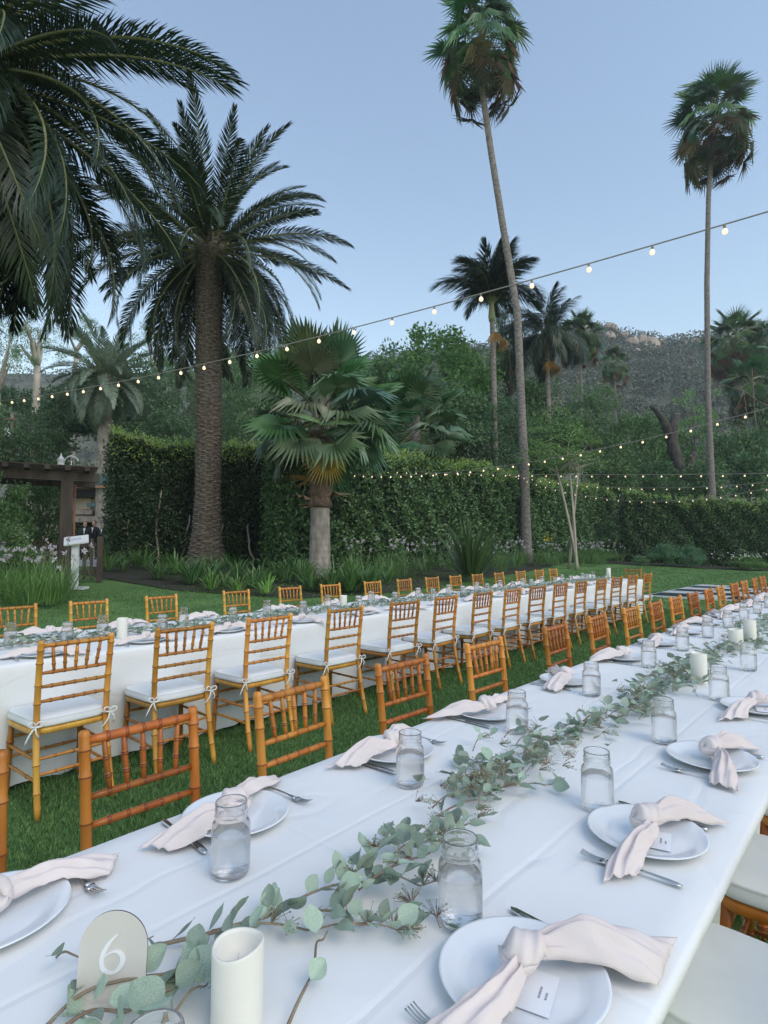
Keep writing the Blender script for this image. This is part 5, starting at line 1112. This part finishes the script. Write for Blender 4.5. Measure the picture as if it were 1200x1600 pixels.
def cl(c, spread, n=16, B=None):
    az0 = RND.uniform(0, 6.28); B = B or seeds
    for j in range(n):
        d = np.array([math.cos(az0) + RND.gauss(0, .5), math.sin(az0) + RND.gauss(0, .5), abs(RND.gauss(.35, .3))]); d /= np.linalg.norm(d); e = np.array(c) + d * spread * RND.uniform(.5, 1.3)
        stems.tube([np.array(c) - gorg, (np.array(c) + e) / 2 - gorg + [0, 0, .002], e - gorg], .0006, 3, cap=False); ico(e - gorg, RND.uniform(.0016, .0028), B)
def PX(*pp): return [onz(x_, y_, TOP + h_) for x_, y_, h_ in pp]
G0 = .006
sprig(PX((446, 1612, G0), (478, 1555, G0), (492, 1515, G0), (494, 1480, .01), (512, 1462, .012)), 2, .042, .0032)
sprig(PX((240, 1479, G0), (330, 1472, .01), (400, 1440, .02), (470, 1412, .03), (540, 1384, .03), (600, 1376, .02)), 19, .046, .0036)
sprig(PX((330, 1455, .01), (420, 1453, .012), (500, 1455, .012), (560, 1452, .01), (610, 1440, .006)), 8, .042, .0024, 2)
sprig(PX((70, 1606, G0), (130, 1560, .014), (240, 1528, .03), (330, 1502, .035), (372, 1470, .03), (430, 1420, .03)), 10, .044, .003)
sprig(PX((60, 1640, G0), (140, 1590, .012), (210, 1582, .03), (262, 1560, .035), (320, 1520, .02)), 11, .056, .003)
sprig(PX((250, 1640, .01), (262, 1590, .03), (300, 1560, .03), (330, 1535, .02)), 9, .056, .0028)
sprig(PX((88, 1496, .004), (110, 1500, .008), (150, 1488, .01), (240, 1470, .015)), 3, .038, .002)
sprig(PX((480, 1425, .02), (540, 1440, .02), (600, 1458, .012), (640, 1460, .008)), 12, .043, .0022, 5)
sprig(PX((520, 1400, .03), (560, 1365, .03), (590, 1330, .025), (640, 1305, .02)), 18, .046, .0026, 8)
sprig(PX((560, 1390, .03), (620, 1360, .04), (680, 1330, .04), (720, 1300, .02), (760, 1270, .015)), 18, .044, .0028, 10)
sprig(PX((600, 1370, .03), (640, 1385, .025), (690, 1385, .012), (740, 1372, .008)), 8, .04, .002, 4)
sprig(PX((610, 1340, .03), (650, 1320, .045), (690, 1312, .045), (730, 1320, .02)), 13, .042, .002, 9)
sprig(PX((620, 1430, .01), (650, 1420, .01), (680, 1440, .006), (690, 1455, .004)), 4, .042, .0018, 3)
sprig(PX((672, 1284, .008), (720, 1262, .012), (760, 1245, .014), (800, 1230, .014), (830, 1200, .02)), 13, .042, .0026, 2)
sprig(PX((700, 1215, .004), (730, 1225, .01), (780, 1235, .02), (830, 1230, .02), (880, 1225, .01)), 14, .044, .0024, 3)
for i in range(38):                                         # the thicker mid stretch
    f = i / 38; a_ = 1.25 + f * 2.15 + RND.uniform(-.06, .06); bb = -.885 + .05 * math.sin(a_ * 3) + RND.gauss(0, .05); L_ = RND.uniform(.14, .26); az = RND.gauss(0, .55); e = (a_ + L_ * math.cos(az), bb + L_ * math.sin(az) * .6)
    h_ = RND.uniform(.01, .05); sprig([W(a_, bb, TOP + h_), W((a_ + e[0]) / 2, (bb + e[1]) / 2, TOP + h_ + .012), W(*e, TOP + .008)], 3 if nparts < 280 else 0, .045, .002, 1 if RND.random() < .6 else 0)
stems.build('stems', MT['stem'], gar)
o = seeds.build('seed_clusters', MT['seed'], gar); o['kind'] = 'stuff'
def leaf_mass(n, fa, fb, size, org, rng, hmax=.045, block=True):
    B = MB(); LV = [leaf_arrays_cache[i] for i in range(6)]
    for i in range(n):
        a_, bb = fa(), fb(); p = np.array(W(a_, bb + .05 * math.sin(a_ * 3), TOP + .006 + hmax * rng.random() ** 1.6))
        az = rng.uniform(0, 6.28); s_ = size * rng.uniform(.6, 1.25)
        if block and not (clear(p) and clear(p + s_ * np.array([math.cos(az), math.sin(az), 0]))): continue
        M_ = np.array(Matrix.Rotation(az, 3, 'Z') @ Matrix.Rotation(-rng.uniform(-.15, .6), 3, 'Y') @ Matrix.Rotation(rng.uniform(-.8, .8), 3, 'X')) * s_
        V, F = LV[rng.randrange(6)]; V = V @ M_.T; V[:, 2] = np.maximum(V[:, 2] + p[2], TOP + .002); V[:, :2] += p[:2]; B.add(V - org, F)
    return B
leaf_arrays_cache = []
for me in ELEAF:
    V, F = leaf_arrays(me) if len({len(p.vertices) for p in me.polygons}) == 1 else (None, None); leaf_arrays_cache.append((V, F))
rg = random.Random(5)
B = leaf_mass(240, lambda: 1.35 + 2.2 * rg.random(), lambda: -.885 + rg.gauss(0, .055), .044, gorg, rg)
B2 = leaf_mass(680, lambda: 3.2 + 6.6 * rg.random(), lambda: -.86 + rg.gauss(0, .07), .05, gorg, rg)
B.V += B2.V; B.F += [(f + B.n, m) for f, m in B2.F]; B.n += B2.n
o = B.build('leaf_mass', MT['euc'], gar); o['kind'] = 'stuff'
sd = MB(); _stems = MB(); stems = _stems
for i in range(150): cl(np.array(W(1.2 + 5.5 * rg.random() ** 1.3, -.875 + rg.gauss(0, .06), TOP + .02 + .04 * rg.random())), .035, 14, sd)
o = sd.build('seed_clusters', MT['seed'], gar); o['kind'] = 'stuff'
_stems.build('stems', MT['stem'], gar)
gr2 = empty('eucalyptus_garland', W(.5, -4.5, TOP), 0, 'eucalyptus garland lying along the middle of the rear table', 'garland', 'eucalyptus garlands')
B = leaf_mass(1500, lambda: .2 + 12 * rg.random(), lambda: -4.52 + rg.gauss(0, .08), .05, np.array(gr2.location), rg, block=False)
o = B.build('leaf_mass', MT['euc'], gr2); o['kind'] = 'stuff'
t = np.linspace(0, 1, 80); b = MB(); b.tube(np.stack([np.array(W(.2 + 12 * q_, -4.52 + .05 * math.sin(q_ * 30), TOP + .02 + .01 * math.sin(q_ * 80))) for q_ in t]) - np.array(gr2.location), .004, 6); b.build('stems', MT['stem'], gr2)

# ================================================================== HAZE
b = MB(); b.box((60, 150, 68), (1500, 470, 140)); hz_o = b.build('haze', [], smooth=False)
hm = bpy.data.materials.new('evening_haze'); hm.use_nodes = True; N, L = hm.node_tree.nodes, hm.node_tree.links; N.clear()
pv = N.new('ShaderNodeVolumePrincipled'); pv.inputs['Color'].default_value = (.80, .88, 1.0, 1); pv.inputs['Density'].default_value = .0006; pv.inputs['Anisotropy'].default_value = 0.0
hm.cycles.homogeneous_volume = True
mo = N.new('ShaderNodeOutputMaterial'); L.new(pv.outputs[0], mo.inputs['Volume']); hz_o.data.materials.append(hm); tag(hz_o, 'thin blue evening haze in the air', 'haze', kind='stuff')
